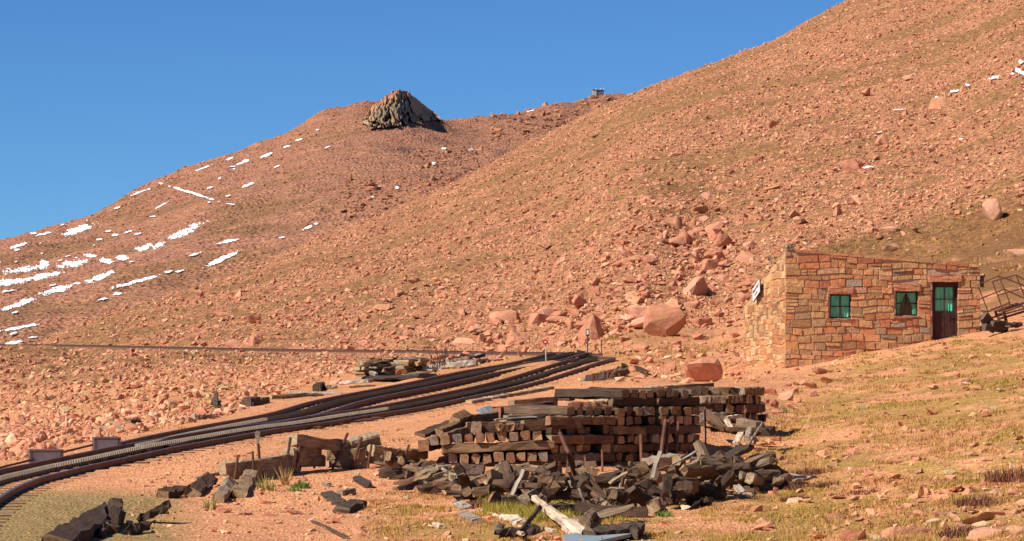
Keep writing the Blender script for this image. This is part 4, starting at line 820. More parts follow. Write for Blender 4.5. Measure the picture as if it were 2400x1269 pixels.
# dark logs and stumps built in place of the train window's blur, bottom left
for p1, p2, w, h, lab in [((130,1290),(260,1225),.42,.30,'large dark log built in place of the window blur at the lower left'),((258,1250),(272,1205),.22,.2,'dark jagged stump built for the window blur behind the large log'),((240,1262),(246,1212),.10,.10,'narrow dark spike built for the window blur beside the jagged stump'),((330,1225),(392,1208),.22,.12,'dark flat timber built for the window blur right of the jagged stump'),((300,1255),(345,1248),.14,.12,'small green-brown log piece built for the window blur at the lower left')]:
    up = .30 if 'stump' in lab or 'spike' in lab else .1; p1 = G(*p1)+Vector((0,0,.05)); p2 = G(p2[0], p2[1]+(22 if up > .2 else 0))+Vector((0,0,up)); beam('blur_log', p1, p2, w, h, 'heapshade', lab, 'log', None, .3, .04, 9, .04)

# far scrap stack beside the siding
def labF(r): return 'short timber piece in the %s row of the far scrap stack' % r
FS = []
for r, (y, x0, x1, m_) in enumerate([(892-12,842,900,'heap'),(873,840,895,'tie'),(865,842,903,'retain'),(857,845,900,'heap'),(850,850,905,'retain'),(843,855,908,'tie')]):
    for k in range(3):
        xa = x0+k*46+random.uniform(-3,3); xb = xa+42
        if xb > 985: break
        beam('stacked_timber', (xa,y-k*1.5,118-k*.4), (xb,y-k*1.5-.5,118.5), .8 if r%2 else .6, .105, m_, labF(['bottom','second','third','fourth','fifth','top'][r]), 'timber', 'timbers of the far scrap stack', 0, .02, 6, .02)
for k in range(46):
    xa = random.uniform(848,1000); ya = random.uniform(842,882) if xa < 960 else random.uniform(840,868); g = P(xa, ya, 117.2+random.uniform(0,1)); dv = Vector((random.choice((.12,.18,.3)),random.uniform(-.2,.2),random.gauss(0,.05)))
    beam('scrap_timber', g-dv, g+dv, random.uniform(.1,.3), random.uniform(.05,.16), random.choice(('heap','char','tie','grey','retain')), 'small scrap piece lodged in the far scrap stack', 'scrap', 'scrap pieces of the far stack', random.uniform(-.3,.3), .02, 3, .02)
for k in range(24):
    xa = random.uniform(990,1115); ya = np.interp(xa,[990,1115],[866,840])+random.uniform(-8,12); g = G(xa, ya)+Vector((0,0,.08)); yw = random.uniform(-.5,.6); dv = Vector((math.cos(yw),math.sin(yw),random.gauss(0,.15)))*random.uniform(.15,.5)
    beam('scrap_timber', g-dv, g+dv, random.uniform(.12,.3), random.uniform(.08,.2), random.choice(('heap','grey','char','grey')), 'grey scrap piece strewn right of the far scrap stack', 'scrap', 'scrap strewn beside the far stack', random.uniform(-.5,.5), .03, 3, .02)
for k in range(16):
    xa = random.uniform(1008,1062); ya = random.uniform(862,876)-(xa-1008)*.25; g = P(xa, ya, 116.5); rod(g, g+Vector((random.gauss(0,.10),random.gauss(0,.05),random.uniform(.35,.7))), .014, 'thin rusty rod sticking up at the right of the far scrap stack', 'rust', 'thin rods of the far stack')
for xa, xb, y, w, h, m_, lab in [(868,1003,890,.7,.14,'char','black greased rack bundle in front of the far stack'),(960,1003,884,.5,.16,'heap','dark layered plate bundle right of the rack bundle'),(905,970,881,.4,.08,'char','black plates lying on the rack bundle'),(1050,1118,862,.26,.24,'grey','grey pipe lying by the siding'),(1090,1140,853,.2,.2,'grey','second grey pipe end by the siding'),(1095,1101,860,.25,.22,'grey','short grey pipe flange by the siding')]:
    g1 = G(xa, y+3)+Vector((0,0,h/2)); g2 = G(xb, y-3)+Vector((0,0,h/2)); beam('scrap_bundle', g1, g2, w, h, m_, lab, 'scrap', None, 0, .03, 10, .05)
bm = bmesh.new()
for k in range(20):
    t0, t1 = 2*math.pi*k/20, 2*math.pi*(k+1)/20; q = []
    for t in (t0, t1):
        for r_, y_ in ((.04,-.04),(.11,-.04),(.11,.04),(.04,.04)): q.append(bm.verts.new((r_*math.cos(t), y_, r_*math.sin(t))))
    for i_ in range(4): bm.faces.new((q[i_], q[(i_+1)%4], q[4+(i_+1)%4], q[4+i_]))
bmesh.ops.remove_doubles(bm, verts=bm.verts, dist=1e-4); bmesh.ops.recalc_face_normals(bm, faces=bm.faces[:]); me = bpy.data.meshes.new('ring'); bm.to_mesh(me); bm.free()
o = link('rusty_ring', me, plain('orange_rust', (.50,.17,.08), .8, 0, .2, 12)); o.location = P(935,874,116.4); o.rotation_euler = (.2,0,.3); tag(o, 'round rust-orange flanged ring leaning on the far stack', 'ring')
for xa, ya, xb, yb, w, h, m_, lab in [(578,954,600,950,.28,.28,'char','dark hollow block at the scree edge beyond the siding'),(598,950,625,944,.22,.2,'heap','brown log stub beside the dark hollow block'),(505,962,506,944,.14,.12,'heap','upright dark post stub at the scree edge'),(620,936,742,928,.5,.13,'retain','row of pale short ties lying along the siding'),(680,922,800,926,.08,.08,'grey','thin grey rail lying over the row of pale ties'),(742,918,752,910,.3,.25,'char','black box-like scrap at the end of the pale tie row'),(752,914,782,912,.3,.16,'heap','brown plank end at the end of the pale tie row'),(300,995,345,990,.2,.14,'heap','brown timber at the edge of the left scree'),(320,991,455,984,.09,.06,'grey','long thin pole along the left scree edge'),(455,985,500,982,.2,.15,'heap','brown timber at the right end of the long pole'),(230,1009,312,1006,.1,.09,'grey','pale pole lying on the gravel left of the track'),(800,902,870,897,.3,.14,'grey','grey slab of wood left of the black rack bundle'),(820,910,878,906,.12,.07,'heap','short dark strip by the siding'),(0,1078,10,1076,.16,.16,'heap','cut post stub at the left picture edge')]:
    g1 = G(xa, ya)+Vector((0,0,h*.4)); g2 = G(xb, yb)+Vector((0,0,h*.4 if 'upright' not in lab else .26)); beam('loose_timber', g1, g2, w, h, m_, lab, 'timber', None, 0, .02, 8, .025)
# scrap row of rack chairs on the right of the near track
for k in range(24):
    t = k/23; xa = 1376+t*92; g = G(xa, 894-t*6-(4 if t > .7 else 0)); hh = .16+.22*t; g.z += hh*.45; a = math.radians(62)+random.gauss(0,.12)
    mb = MB(); w2 = .03; mb.box(-w2,w2,-.22,.22,-hh/2,hh/2); mb.box(-w2*1.6,w2*1.6,-.26,-.16,-hh/2,-hh/2+.05); mb.box(-w2*1.6,w2*1.6,-.1,.1,hh/2-.02,hh/2+.05)
    o = mb.build('rack_chair', random.choice((M['rust'], M['rail'], M['darkpost']))); o.location = g; o.rotation_euler = (random.gauss(0,.1), random.gauss(.25,.15), a-1.2); tag(o, 'rusty iron rack chair standing in the row beside the near track', 'rack chair', 'row of rusty rack chairs')
beam('iron_bar', P(1455,893,103), P(1461,852,103), .10, .06, 'char', 'dark upright bar at the end of the rack chair row', 'iron bar'); beam('iron_bar', P(1440,876,103), P(1474,866,103), .26, .18, 'heap', 'bent grey iron clump on the end of the rack chair row', 'iron bar', None, .4, .04)
beam('wood_block', G(1490,868)+Vector((0,0,.1)), G(1515,880)+Vector((0,0,.1)), .14, .12, 'heap', 'short pole lying right of the rack chair row', 'wood piece')
boulder(G(1362,893)+Vector((0,0,.06)), .12, (.70,.50,.33), 'small cream coloured stone at the left end of the rack chair row', name='rock', cat='rock')
# long strip of short tie ends beside the near track
for k in range(22):
    xa = 1105+k*8.6; ya = 945-k*1.55; g = G(xa, ya); mb = MB(); mb.box(-.10,.10,-.2,.2,-.05,.09); o = mb.build('tie_stub', random.choice((M['heap'], M['retain'], M['grey'])), None, .02); o.location = g; o.rotation_euler = (0,0,random.gauss(.5,.1)); tag(o, 'short weathered tie stub in the half buried strip below the near track', 'tie stub', 'strip of buried tie stubs')
for k in range(7):
    xa = 700+k*25; ya = 1004-k*3.6; g = G(xa, ya+3); beam('steel_plate', g+Vector((-.1,0,.03)), g+Vector((.45,.75,.05)), .28, .05, 'rust', 'purple-brown steel sleeper end stepping out below the near track', 'steel plate', 'steel sleeper ends', .08, .006, 3, .008)

# ---------------------------------------------------------------- signals and posts
e = empty('disc_signal', P(1280,851,121)); tag(e, 'round red disc signal with white centre on a pale post', 'signal'); o_ = e.location
s_ = 121/F
mb = MB(); mb.bar((0,0,-.1), (-.02,0,44*s_), .05, n=8); mb.build('post', M['postgrey'], e)
mb = MB(); mb.bar((-.03,-.06,49*s_), (-.03,-.09,49*s_), 12.6*s_, n=20); mb.build('red_disc', M['red'], e)
mb = MB(); mb.bar((-.03,-.093,49*s_), (-.03,-.10,49*s_), 4.2*s_, n=16); mb.build('white_centre', M['white'], e)
mb = MB(); mb.box(-.30,.30,-.12,.12,-.04,.06); mb.box(-.05,.05,-.25,.35,-.05,.05); mb.build('base_frame', M['darkpost'], e, .01)
e = empty('marker_post', P(1377,834,129)); tag(e, 'dark post with a white narrow panel at its top', 'marker post'); s_ = 129/F
mb = MB(); mb.bar((0,0,-.1), (-.01,0,52*s_), .055, n=8); mb.build('post', M['darkpost'], e)
mb = MB(); mb.box(-.065,.065,-.06,-.03,47*s_,62*s_); mb.box(-.04,.04,-.061,-.032,45.5*s_,46.9*s_); mb.build('backboard', M['black'], e, .004)
mb = MB(); mb.box(-.038,.038,-.072,-.062,49.5*s_,60*s_); mb.build('white_panel', M['white'], e)
mb = MB(); mb.bar((0,0,-.05),(0,0,.12), .14, n=8); mb.build('foot', M['black'], e)
rod(P(1410,833,128), P(1409,797,128), .022, 'thin brown stake right of the white marker post', 'rust', None, 'stake', 'stake')
rod(P(1294,822,146), P(1291,786,146), .012, 'thin pale whip rod behind the red disc signal', 'postgrey', None, 'whip_rod', 'rod')
rod(P(1808,622,123), P(1803,599,123), .03, 'small wooden stake above the cabin side wall', 'grey', None, 'stake', 'stake')
beam('dark_plate', P(1352,824,132), P(1372,828,132), .22, .14, 'char', 'small dark lump left of the marker post foot', 'iron piece')
beam('steel_plate', G(1085,853)+Vector((0,0,.05)), G(1165,846)+Vector((0,0,.05)), .6, .05, 'grey', 'grey flat boards lying beside the siding', 'board')

# ---------------------------------------------------------------- stone cabin
HX, HD = (1842-CX)/F*116, 116.0; HZ = (YH-858)/F*116; RZ = math.radians(5)
house = empty('stone_cabin', (HX, HD, HZ), RZ); tag(house, 'low red-brown stone cabin with sloping roof and green curtained windows', 'cabin')
PALS = [((.56,.22,.10),5),((.60,.28,.12),6),((.60,.33,.145),4),((.52,.29,.135),5),((.47,.17,.085),3),((.44,.27,.14),3),((.34,.25,.17),.7),((.66,.36,.19),4),((.46,.235,.11),4)]
PALT = [((.60,.30,.13),5),((.66,.39,.18),5),((.54,.23,.10),4),((.70,.45,.24),3),((.38,.18,.09),3)]
HW, HL = 7.08, 9.3
def roofz(s, t): return 4.14-.078*s-.192*t
OPEN = [(1.59,2.40,1.70,2.58),(3.99,4.83,1.81,2.69),(5.33,6.30,.70,3.03)]
LINT = [(1.50,2.46,2.58,2.86),(3.93,4.90,2.69,2.97),(5.18,6.40,3.03,3.32)]
def wall_stones(Wd, zlo, ztop, holes, hmin, hmax, wmin, wmax, pr, seed, PALS=PALS):
    r = random.Random(seed); V = []; Fc = []; Cc = []; z = zlo
    while z < 4.4:
        h = r.uniform(hmin, hmax); segs = [(0, Wd)]
        for a, b, c, d_ in holes:
            if z+h > c+.05 and z < d_-.05: segs = [q for s0, s1 in segs for q in ((s0, min(s1, a)), (max(s0, b), s1)) if q[1]-q[0] > .03]
        for s0, s1 in segs:
            s = s0
            while s < s1-.02:
                w = min(r.uniform(wmin, wmax)*(1.4 if r.random() < .15 else 1), s1-s)
                if s1-(s+w) < wmin*.5: w = s1-s
                parts = [(z, z+h)] if r.random() < .8 or h < .2 else [(z, z+h*.5), (z+h*.5, z+h)]
                for za, zb in parts:
                    wob = lambda q: .035*math.sin(q*2.1+z*3)+.02*math.sin(q*5.3+z)
                    zt0, zt1 = ztop(s), ztop(s+w); g = .009; q0, q1 = s+g, s+w-g
                    c4 = [(q0, za+g+wob(q0)), (q1, za+g+wob(q1)), (q1, min(zb-g+wob(q1), zt1)), (q0, min(zb-g+wob(q0), zt0))]
                    if c4[2][1]-c4[1][1] < .04 or c4[3][1]-c4[0][1] < .04: continue
                    c4 = [(a+r.uniform(-.016,.016), b+r.uniform(-.016,.016)) for a, b in c4]
                    for k_ in range(4): c4[k_] = (min(max(c4[k_][0], s0+.002), s1-.002), c4[k_][1])
                    o = pr*r.uniform(.4,1.7); cx_ = sum(a for a, b in c4)/4; cz_ = sum(b for a, b in c4)/4; i0 = len(V); sh = r.uniform(.86,.95)
                    V += [(a, b, -.03) for a, b in c4]+[(a+(cx_-a)*.06, b+(cz_-b)*.06, o*.6) for a, b in c4]+[(cx_+(a-cx_)*sh, cz_+(b-cz_)*sh, o*r.uniform(.75,1.2)) for a, b in c4]
                    for l_ in (0, 4):
                        for k_ in range(4): Fc.append((i0+l_+k_, i0+l_+(k_+1)%4, i0+l_+4+(k_+1)%4, i0+l_+4+k_))
                    Fc.append((i0+8, i0+9, i0+10, i0+11)); cc = r.choices([p[0] for p in PALS], [p[1] for p in PALS])[0]; f = r.uniform(.82,1.15); Cc += [tuple(q*f for q in cc)]*12
                s += w
        z += h
    return V, Fc, Cc
mb = MB()
xs = sorted({-.0, HW, *[o[0] for o in OPEN], *[o[1] for o in OPEN]}); 
def quad(a, b, c, d_): mb.add([a, b, c, d_], [(0,1,2,3)])
for i in range(len(xs)-1):
    a, b = xs[i], xs[i+1]; hs = [o for o in OPEN if o[0] <= a+1e-6 and o[1] >= b-1e-6]; lo = -1.0
    for h in hs: quad((a,0,lo),(b,0,lo),(b,0,h[2]),(a,0,h[2])); lo = h[3]
    quad((a,0,lo),(b,0,lo),(b,0,roofz(b,0)),(a,0,roofz(a,0)))
for a, b, c, d_ in OPEN:
    R_ = .36; quad((a,0,c),(a,R_,c),(a,R_,d_),(a,0,d_)); quad((b,R_,c),(b,0,c),(b,0,d_),(b,R_,d_)); quad((a,0,d_),(a,R_,d_),(b,R_,d_),(b,0,d_)); quad((a,R_,c),(a,0,c),(b,0,c),(b,R_,c))
SLOT = [(1.5,1.95,1.8,2.35),(3.8,4.25,1.75,2.2),(5.9,6.35,1.25,1.9),(7.0,7.35,1.0,1.6)]
ts = sorted({0, HL, *[o[0] for o in SLOT], *[o[1] for o in SLOT]})
wall = mb.build('mortar_wall', M['mortar'], house); mb = MB()
for i in range(len(ts)-1):
    a, b = ts[i], ts[i+1]; hs = [o for o in SLOT if o[0] <= a+1e-6 and o[1] >= b-1e-6]; lo = -1.4
    for h in hs: quad((0,b,lo),(0,a,lo),(0,a,h[2]),(0,b,h[2])); lo = h[3]
    quad((0,b,lo),(0,a,lo),(0,a,roofz(0,a)),(0,b,roofz(0,b)))
for a, b, c, d_ in SLOT:
    quad((0,a,c),(.3,a,c),(.3,a,d_),(0,a,d_)); quad((.3,b,c),(0,b,c),(0,b,d_),(.3,b,d_)); quad((0,a,d_),(.3,a,d_),(.3,b,d_),(0,b,d_)); quad((.3,a,c),(0,a,c),(0,b,c),(.3,b,c)); sh_ = MB(); sh_.box(.16,.2,a+.005,b-.005,c+.005,d_-.005); sh_.build('shutter', M['frame'], house)
quad((HW,0,-1),(HW,HL,-1),(HW,HL,roofz(HW,HL)),(HW,0,roofz(HW,0))); quad((0,HL,-1.4),(HW,HL,-1.4),(HW,HL,roofz(HW,HL)),(0,HL,roofz(0,HL)))
wall = mb.build('side_wall', plain('orange_mortar', (.50,.30,.16), .95, 0, .25, 6), house)
def put_stones(name, V, Fc, Cc, fn):
    W = [fn(*v) for v in V]; me = np_mesh(name, np.array(W), np.array(Fc), np.array(Cc)); bm = bmesh.new(); bm.from_mesh(me); bmesh.ops.recalc_face_normals(bm, faces=bm.faces); bm.to_mesh(me); bm.free(); return link(name, me, M['stone'], house)
V, Fc, Cc = wall_stones(HW+.05, -.75, lambda s: roofz(s,0)-.035, OPEN+LINT, .15, .30, .18, .62, .040, 4)
put_stones('front_stonework', V, Fc, Cc, lambda s, z, o: (s-.05, -o, z))
V, Fc, Cc = wall_stones(HL, -1.1, lambda s: roofz(0,s)+.05, SLOT, .12, .30, .30, .95, .022, 9, PALT)
put_stones('side_stonework', V, Fc, Cc, lambda s, z, o: (-o-.0, s, z))
q = .32; n = 0
while q < HW-.1:
    w_ = min(random.uniform(.35,.85), HW+.03-q); V, Fc, Cc = [], [], []
    for xx in (q+.008, q+w_-.008):
        for yy, zz in ((-.055,-.03),(-.055,.065),(.30,.075),(.30,-.03)): V.append((xx+random.uniform(-.008,.008), yy+random.uniform(-.012,.012), roofz(xx,0)+zz+random.uniform(-.012,.012)))
    cc = random.choice(PALS[:6])[0]; me = np_mesh('coping_stone', np.array(V), np.array([(0,1,2,3),(7,6,5,4),(0,4,5,1),(1,5,6,2),(2,6,7,3),(3,7,4,0)]), np.array([cc]*8)); link('coping_stone', me, M['stone'], house); q += w_
# lintels, sills and the raised corner stones
def rough_block(name, x0, x1, y0, y1, z0, z1, c, sd):
    bm = bmesh.new(); bmesh.ops.create_cube(bm, size=1); bmesh.ops.subdivide_edges(bm, edges=bm.edges[:], cuts=4, use_grid_fill=True); r = random.Random(sd)
    for v in bm.verts: v.co = Vector(((x0+x1)/2+v.co.x*(x1-x0)+r.uniform(-.014,.014), (y0+y1)/2+v.co.y*(y1-y0)+r.uniform(-.02,.02), (z0+z1)/2+v.co.z*(z1-z0)+r.uniform(-.014,.014)))
    me = bpy.data.meshes.new(name); bm.to_mesh(me); bm.free(); a = me.color_attributes.new('Col','FLOAT_COLOR','POINT'); a.data.foreach_set('color', [q for _ in me.vertices for q in (*c,1)]); return link(name, me, M['stone'], house)
for k, (a, b, c, d_) in enumerate(LINT): rough_block('lintel', a+.02, b-.02, -.11, .20, c+.005, d_-.015, (.50,.215,.12), k)
for k, (a, b, c, d_) in enumerate(OPEN[:2]): rough_block('window_sill', a-.05, b+.05, -.075, .18, c-.07, c-.004, (.52,.27,.16), 20+k)
rough_block('corner_cap', .02, .30, -.04, .32, 4.13, 4.27, (.32,.20,.12), 31); rough_block('corner_cap', .04, .36, -.05, .30, 4.275, 4.38, (.38,.26,.15), 32)
mb = MB(); mb.add([(.05,.05,roofz(0,0)+.0),(HW-.03,.05,roofz(HW,0)),(HW-.03,HL,roofz(HW,HL)),(.05,HL,roofz(0,HL)),(.05,.05,roofz(0,0)-.1),(HW-.03,.05,roofz(HW,0)-.1),(HW-.03,HL,roofz(HW,HL)-.1),(.05,HL,roofz(0,HL)-.1)], [(0,1,2,3),(7,6,5,4),(0,4,5,1),(1,5,6,2),(2,6,7,3),(3,7,4,0)]); mb.build('roof', M['roof'], house)
mb = MB(); mb.box(HW+.06,HW+.22,.3,.45,2.85,3.22); mb.box(HW+.04,HW+.26,.26,.5,3.222,3.28); mb.build('eave_box', M['darkpost'], house)
def window(a, b, c, d_, split):
    w = .055; Y = .13; f = MB()
    f.box(a,a+w,Y-.03,Y+.05,c,d_); f.box(b-w,b,Y-.03,Y+.05,c,d_); f.box(a+w,b-w,Y-.028,Y+.05,c,c+w); f.box(a+w,b-w,Y-.028,Y+.05,d_-w,d_); m_ = (a+b)/2; n_ = (c+d_)/2
    f.box(m_-.016,m_+.016,Y-.02,Y+.03,c+w,d_-w); f.box(a+w,m_-.016,Y-.018,Y+.03,n_-.016,n_+.016); f.box(m_+.016,b-w,Y-.018,Y+.03,n_-.016,n_+.016)
    o = f.build('window', M['frame'], house)
    p = MB(); p.add([(a+w,Y+.034,c+w),(b-w,Y+.034,c+w),(b-w,Y+.034,d_-w),(a+w,Y+.034,d_-w)], [(0,1,2,3)]); p.build('pane', M['glass'], o)
    k_ = MB(); n = 30; halves = [(a+w,b-w,0)] if not split else [(a+w,m_,1),(m_,b-w,-1)]
    for s0, s1, dr in halves:
        vs = []; rows = 8
        for r in range(rows+1):
            t = r/rows; zz = d_-w-(d_-c-2*w)*t; e0, e1 = s0, s1
            if dr == 1: e1 = s1-(s1-s0)*(.85*t**.8 if t < .85 else .62)
            if dr == -1: e0 = s0+(s1-s0)*(.85*t**.8 if t < .85 else .62)
            for q in range(n+1):
                u = q/n; vs.append((e0+(e1-e0)*u, Y+.055+.014*math.sin(u*n*1.3), zz))
        k_.add(vs, [(r*(n+1)+q, r*(n+1)+q+1, (r+1)*(n+1)+q+1, (r+1)*(n+1)+q) for r in range(rows) for q in range(n)])
    k_.build('curtain', M['curtain'], o)
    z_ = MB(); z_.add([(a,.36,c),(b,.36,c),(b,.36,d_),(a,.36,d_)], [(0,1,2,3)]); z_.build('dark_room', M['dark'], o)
window(*OPEN[0], False); window(*OPEN[1], True)
a, b, c, d_ = OPEN[2]; w = .09; Y = .17
f = MB(); f.box(a,a+w,Y-.06,Y+.08,c,d_); f.box(b-w,b,Y-.06,Y+.08,c,d_); f.box(a+w,b-w,Y-.058,Y+.08,d_-w,d_); f.build('door_frame', M['brown'], house)
f = MB(); A, B, Z0, Z1 = a+w, b-w, c, d_-w; g0, g1, g2, g3 = A+.06, B-.06, 1.98, Z1-.10
f.box(A,B,Y,Y+.05,Z0,g2); f.box(A,g0,Y+.002,Y+.05,g2,Z1); f.box(g1,B,Y+.002,Y+.05,g2,Z1); f.box(g0,g1,Y+.001,Y+.05,g3,Z1); m_ = (g0+g1)/2; n_ = (g2+g3)/2
f.box(m_-.014,m_+.014,Y,Y+.03,g2,g3); f.box(g0,m_-.014,Y+.003,Y+.03,n_-.014,n_+.014); f.box(m_+.014,g1,Y+.003,Y+.03,n_-.014,n_+.014)
f.box(A+.06,m_-.02,Y-.012,Y-.001,Z0+.35,g2-.08); f.box(m_+.02,B-.06,Y-.012,Y-.001,Z0+.35,g2-.08); f.box(B-.13,B-.115,Y-.014,Y-.002,Z0+.3,g2-.05)
door = f.build('door', M['brown'], house)
p = MB(); p.add([(g0,Y+.035,g2),(g1,Y+.035,g2),(g1,Y+.035,g3),(g0,Y+.035,g3)], [(0,1,2,3)]); p.build('pane', M['glass'], door)
k_ = MB(); n = 30; k_.add([(g0+(g1-g0)*q/n, Y+.06+.012*math.sin(q*1.3), z_) for z_ in (g3, g2) for q in range(n+1)], [(q, q+1, n+2+q, n+1+q) for q in range(n)]); k_.build('curtain', M['curtain'], door)
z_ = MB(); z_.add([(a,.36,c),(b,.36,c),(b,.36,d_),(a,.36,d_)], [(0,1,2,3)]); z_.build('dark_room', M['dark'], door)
f = MB(); f.box(B-.20,B+.04,Y-.045,Y-.016,1.73,1.77); f.add([(B-.33,Y-.03,1.74),(B-.20,Y-.03,1.90),(B-.20,Y-.03,1.58),(B-.33,Y-.015,1.74),(B-.20,Y-.015,1.90),(B-.20,Y-.015,1.58)], [(0,1,2),(5,4,3),(0,3,4,1),(1,4,5,2),(2,5,3,0)]); f.build('latch', M['latch'], door)
# sign on the side wall
Rh = Matrix.Translation((HX,HD,HZ)) @ Matrix.Rotation(RZ, 4, 'Z')
sg = empty('sign_board', Rh @ Vector((-.10, 5.5, 2.86)), RZ); sg.rotation_euler = (-math.atan(.22), 0, RZ); sg.rotation_mode = 'XYZ'; tag(sg, 'white name board with two lines of black lettering on the cabin side wall', 'sign')
mb = MB(); mb.box(-.07,-.03,-.80,.80,-.25,.25); mb.build('frame', M['black'], sg, .005)
mb = MB(); mb.box(-.085,-.071,-.79,.79,-.24,.24); mb.build('board', M['white'], sg)
def text(t, size, z):
    cu = bpy.data.curves.new('lettering', 'FONT'); cu.body = t; cu.size = size; cu.align_x = 'CENTER'; cu.align_y = 'CENTER'; cu.extrude = .003
    o = bpy.data.objects.new('lettering', cu); COL.objects.link(o); bpy.context.view_layer.update(); me = bpy.data.meshes.new_from_object(o.evaluated_get(bpy.context.evaluated_depsgraph_get())); bpy.data.objects.remove(o)
    q = link('lettering', me, M['lid'], sg); q.matrix_local = Matrix.Translation((-.090,0,z)) @ Matrix(((0,0,-1),(-1,0,0),(0,1,0))).to_4x4()
text('WINDY POINT', .20, .07); text('ELEV. 12129', .12, -.12)
# rusty frame beside the cabin
FP = lambda cx, cy, dz: P(2200+cx/5.29, 560+cy/5.29, dz)
e = empty('rusty_trestle', P(2330,790,113)); tag(e, 'rusty brown lattice framework tilted on the ground right of the cabin', 'trestle'); o_ = e.location
mb = MB(); mb2 = MB()
for x0, y0, x1, y1, dz in [(500,562,745,460,112.6),(745,460,1260,660,112.6),(480,760,810,625,112.6),(810,625,1260,830,112.6),(480,570,610,895,112.6),(745,460,885,800,112.6),(665,530,790,860,113.6),(665,530,960,450,113.6),(960,450,1300,640,113.6),(735,700,1020,620,113.6),(1020,620,1300,780,113.6),(960,450,1130,880,113.6),(1180,620,1230,800,112.6)]:
    (mb if dz < 113 else mb2).bar(FP(x0,y0,dz)-o_, FP(x1,y1,dz)-o_, .045, n=6)
mb.build('lattice_side', M['rust'], e); mb2.build('lattice_side', M['rust'], e)
mb = MB()
for x0, y0, x1, y1, dz, w in [(520,895,640,902,112.4,.05),(640,890,885,795,112.4,.07),(690,905,980,800,112.7,.07),(620,990,1300,800,112.5,.06),(740,900,1300,720,112.9,.08),(760,990,1300,830,113.1,.08),(590,905,690,1030,112.4,.07),(700,900,775,1060,112.5,.08),(800,880,860,1110,112.6,.10),(870,790,892,830,112.4,.06),(700,950,1040,830,113.2,.06),(1040,830,1060,880,113.2,.05),(980,800,1000,860,112.7,.05)]:
    mb.bar(FP(x0,y0,dz)-o_, FP(x1,y1,dz)-o_, w, n=4)
mb.build('base_beams', M['rust'], e)
for x0, y0, x1, y1, w, h, lab in [(545,960,690,1120,.24,.34,'black timber leaning against the cabin corner under the frame'),(560,1090,830,1120,.3,.26,'black timber lying under the rusty frame'),(850,1080,1010,1060,.26,.14,'dark log at the right foot of the rusty frame'),(640,1050,830,1060,.3,.2,'dark plank wedged between the frame legs')]:
    beam('dark_timber', FP(x0,y0,112.2), FP(x1,y1,112.6), w, h, 'char', lab, 'timber', None, .2, .03, 6, .03)

# low dry stone wall right of the stack
DW = [(1772,932,30,13),(1800,918,32,10),(1776,955,22,14),(1812,945,24,14),(1845,905,26,10),(1840,930,30,12),(1790,972,20,10),(1870,915,22,12),(1822,965,22,11),(1868,938,16,10),(1900,905,30,12),(1850,950,20,10),(1930,893,30,10),(1885,895,18,8),(1778,915,18,8),(1800,940,14,9),(1835,955,12,8),(1905,925,18,8),(1862,900,14,7)]
for bx, by, hw, hh in DW:
    p = G(bx, by+hh*.6); r = hw/F*p.y*.72; boulder(p+Vector((0,r*.1,r*.42)), r, tuple(PAL[random.choice((0,1,2,4,7))]*random.uniform(.9,1.05)), 'flat stone of the low tumbled stone wall right of the stack', 'stones of the low stone wall', sc=(1.05,.9,hh/hw*1.7), rot=(random.gauss(0,.1),random.gauss(0,.1),random.gauss(0,.4)), name='wall_stone', cat='stone')

# summit building on the skyline
e = empty('summit_building', P(1402,222,2750)); tag(e, 'tiny grey summit building with domes and masts on the skyline', 'building'); s_ = 2750/F
gz = float(mz(np.array([e.location.x]), np.array([2750.]))[0])-e.location.z
mb = MB(); mb.box(-13*s_,-4.1*s_,-4,6,gz-3,10*s_); mb.build('pale_wing', M['concgrey'], e)
mb = MB(); mb.box(-4*s_,13*s_,-3.5,6,gz-3,9*s_); mb.build('dark_wing', M['sumdark'], e)
mb = MB(); mb.box(-13.6*s_,-3.9*s_,-4.5,6.5,10.02*s_,11.2*s_); mb.box(-3.8*s_,13.8*s_,-4,6.5,9.02*s_,10.4*s_); mb.build('roof', M['sumdark'], e)
for xx in (-5, 6, 13):
    bm = bmesh.new(); bmesh.ops.create_uvsphere(bm, u_segments=12, v_segments=8, radius=1.5*s_); me = bpy.data.meshes.new('dome'); bm.to_mesh(me); bm.free(); o = link('dome', me, M['white'], e); o.location = (xx*s_, -2, 12*s_)
for xx, hh in ((-14,17),(12.5,21),(4,15),(-3,14)):
    mb = MB(); mb.bar((xx*s_,0,gz), (xx*s_,0,hh*s_), .22, n=6); mb.build('mast', M['postgrey'], e)

# ---------------------------------------------------------------- grass and plants
def blades(name, P0, hgt, colr, per, spread, label, wd=.008, lean=.5):
    n = len(P0); base = np.repeat(P0, per, 0); h = np.repeat(hgt, per)*RNG.uniform(.5,1.15,n*per); yaw = RNG.uniform(0,2*np.pi,n*per); rr = RNG.random(n*per)**.6*spread*np.repeat(hgt, per)
    base = base+np.stack([np.cos(yaw)*rr, np.sin(yaw)*rr, np.zeros(n*per)], 1); ln = RNG.normal(0, lean, (n*per,2)); tip = base+np.stack([ln[:,0]*h, ln[:,1]*h, h], 1)
    sd = np.stack([np.ones(n*per), RNG.normal(0,.5,n*per), np.zeros(n*per)], 1); ww = (wd*base[:,1]/60)[:,None]; V = np.stack([base-sd*ww, base+sd*ww, tip], 1).reshape(-1,3); V[0::3,2] -= .02; V[1::3,2] -= .02
    c = np.repeat(colr, per, 0)*RNG.uniform(.75,1.25,(n*per,1)); Fc = np.arange(n*per*3).reshape(-1,3)
    return tag(link(name, np_mesh(name, V, Fc, np.repeat(c, 3, 0)), M['grass']), label, 'grass', kind='stuff')
GC = np.array([(.46,.25,.080),(.54,.31,.11),(.42,.265,.06),(.34,.25,.045),(.36,.165,.065)])
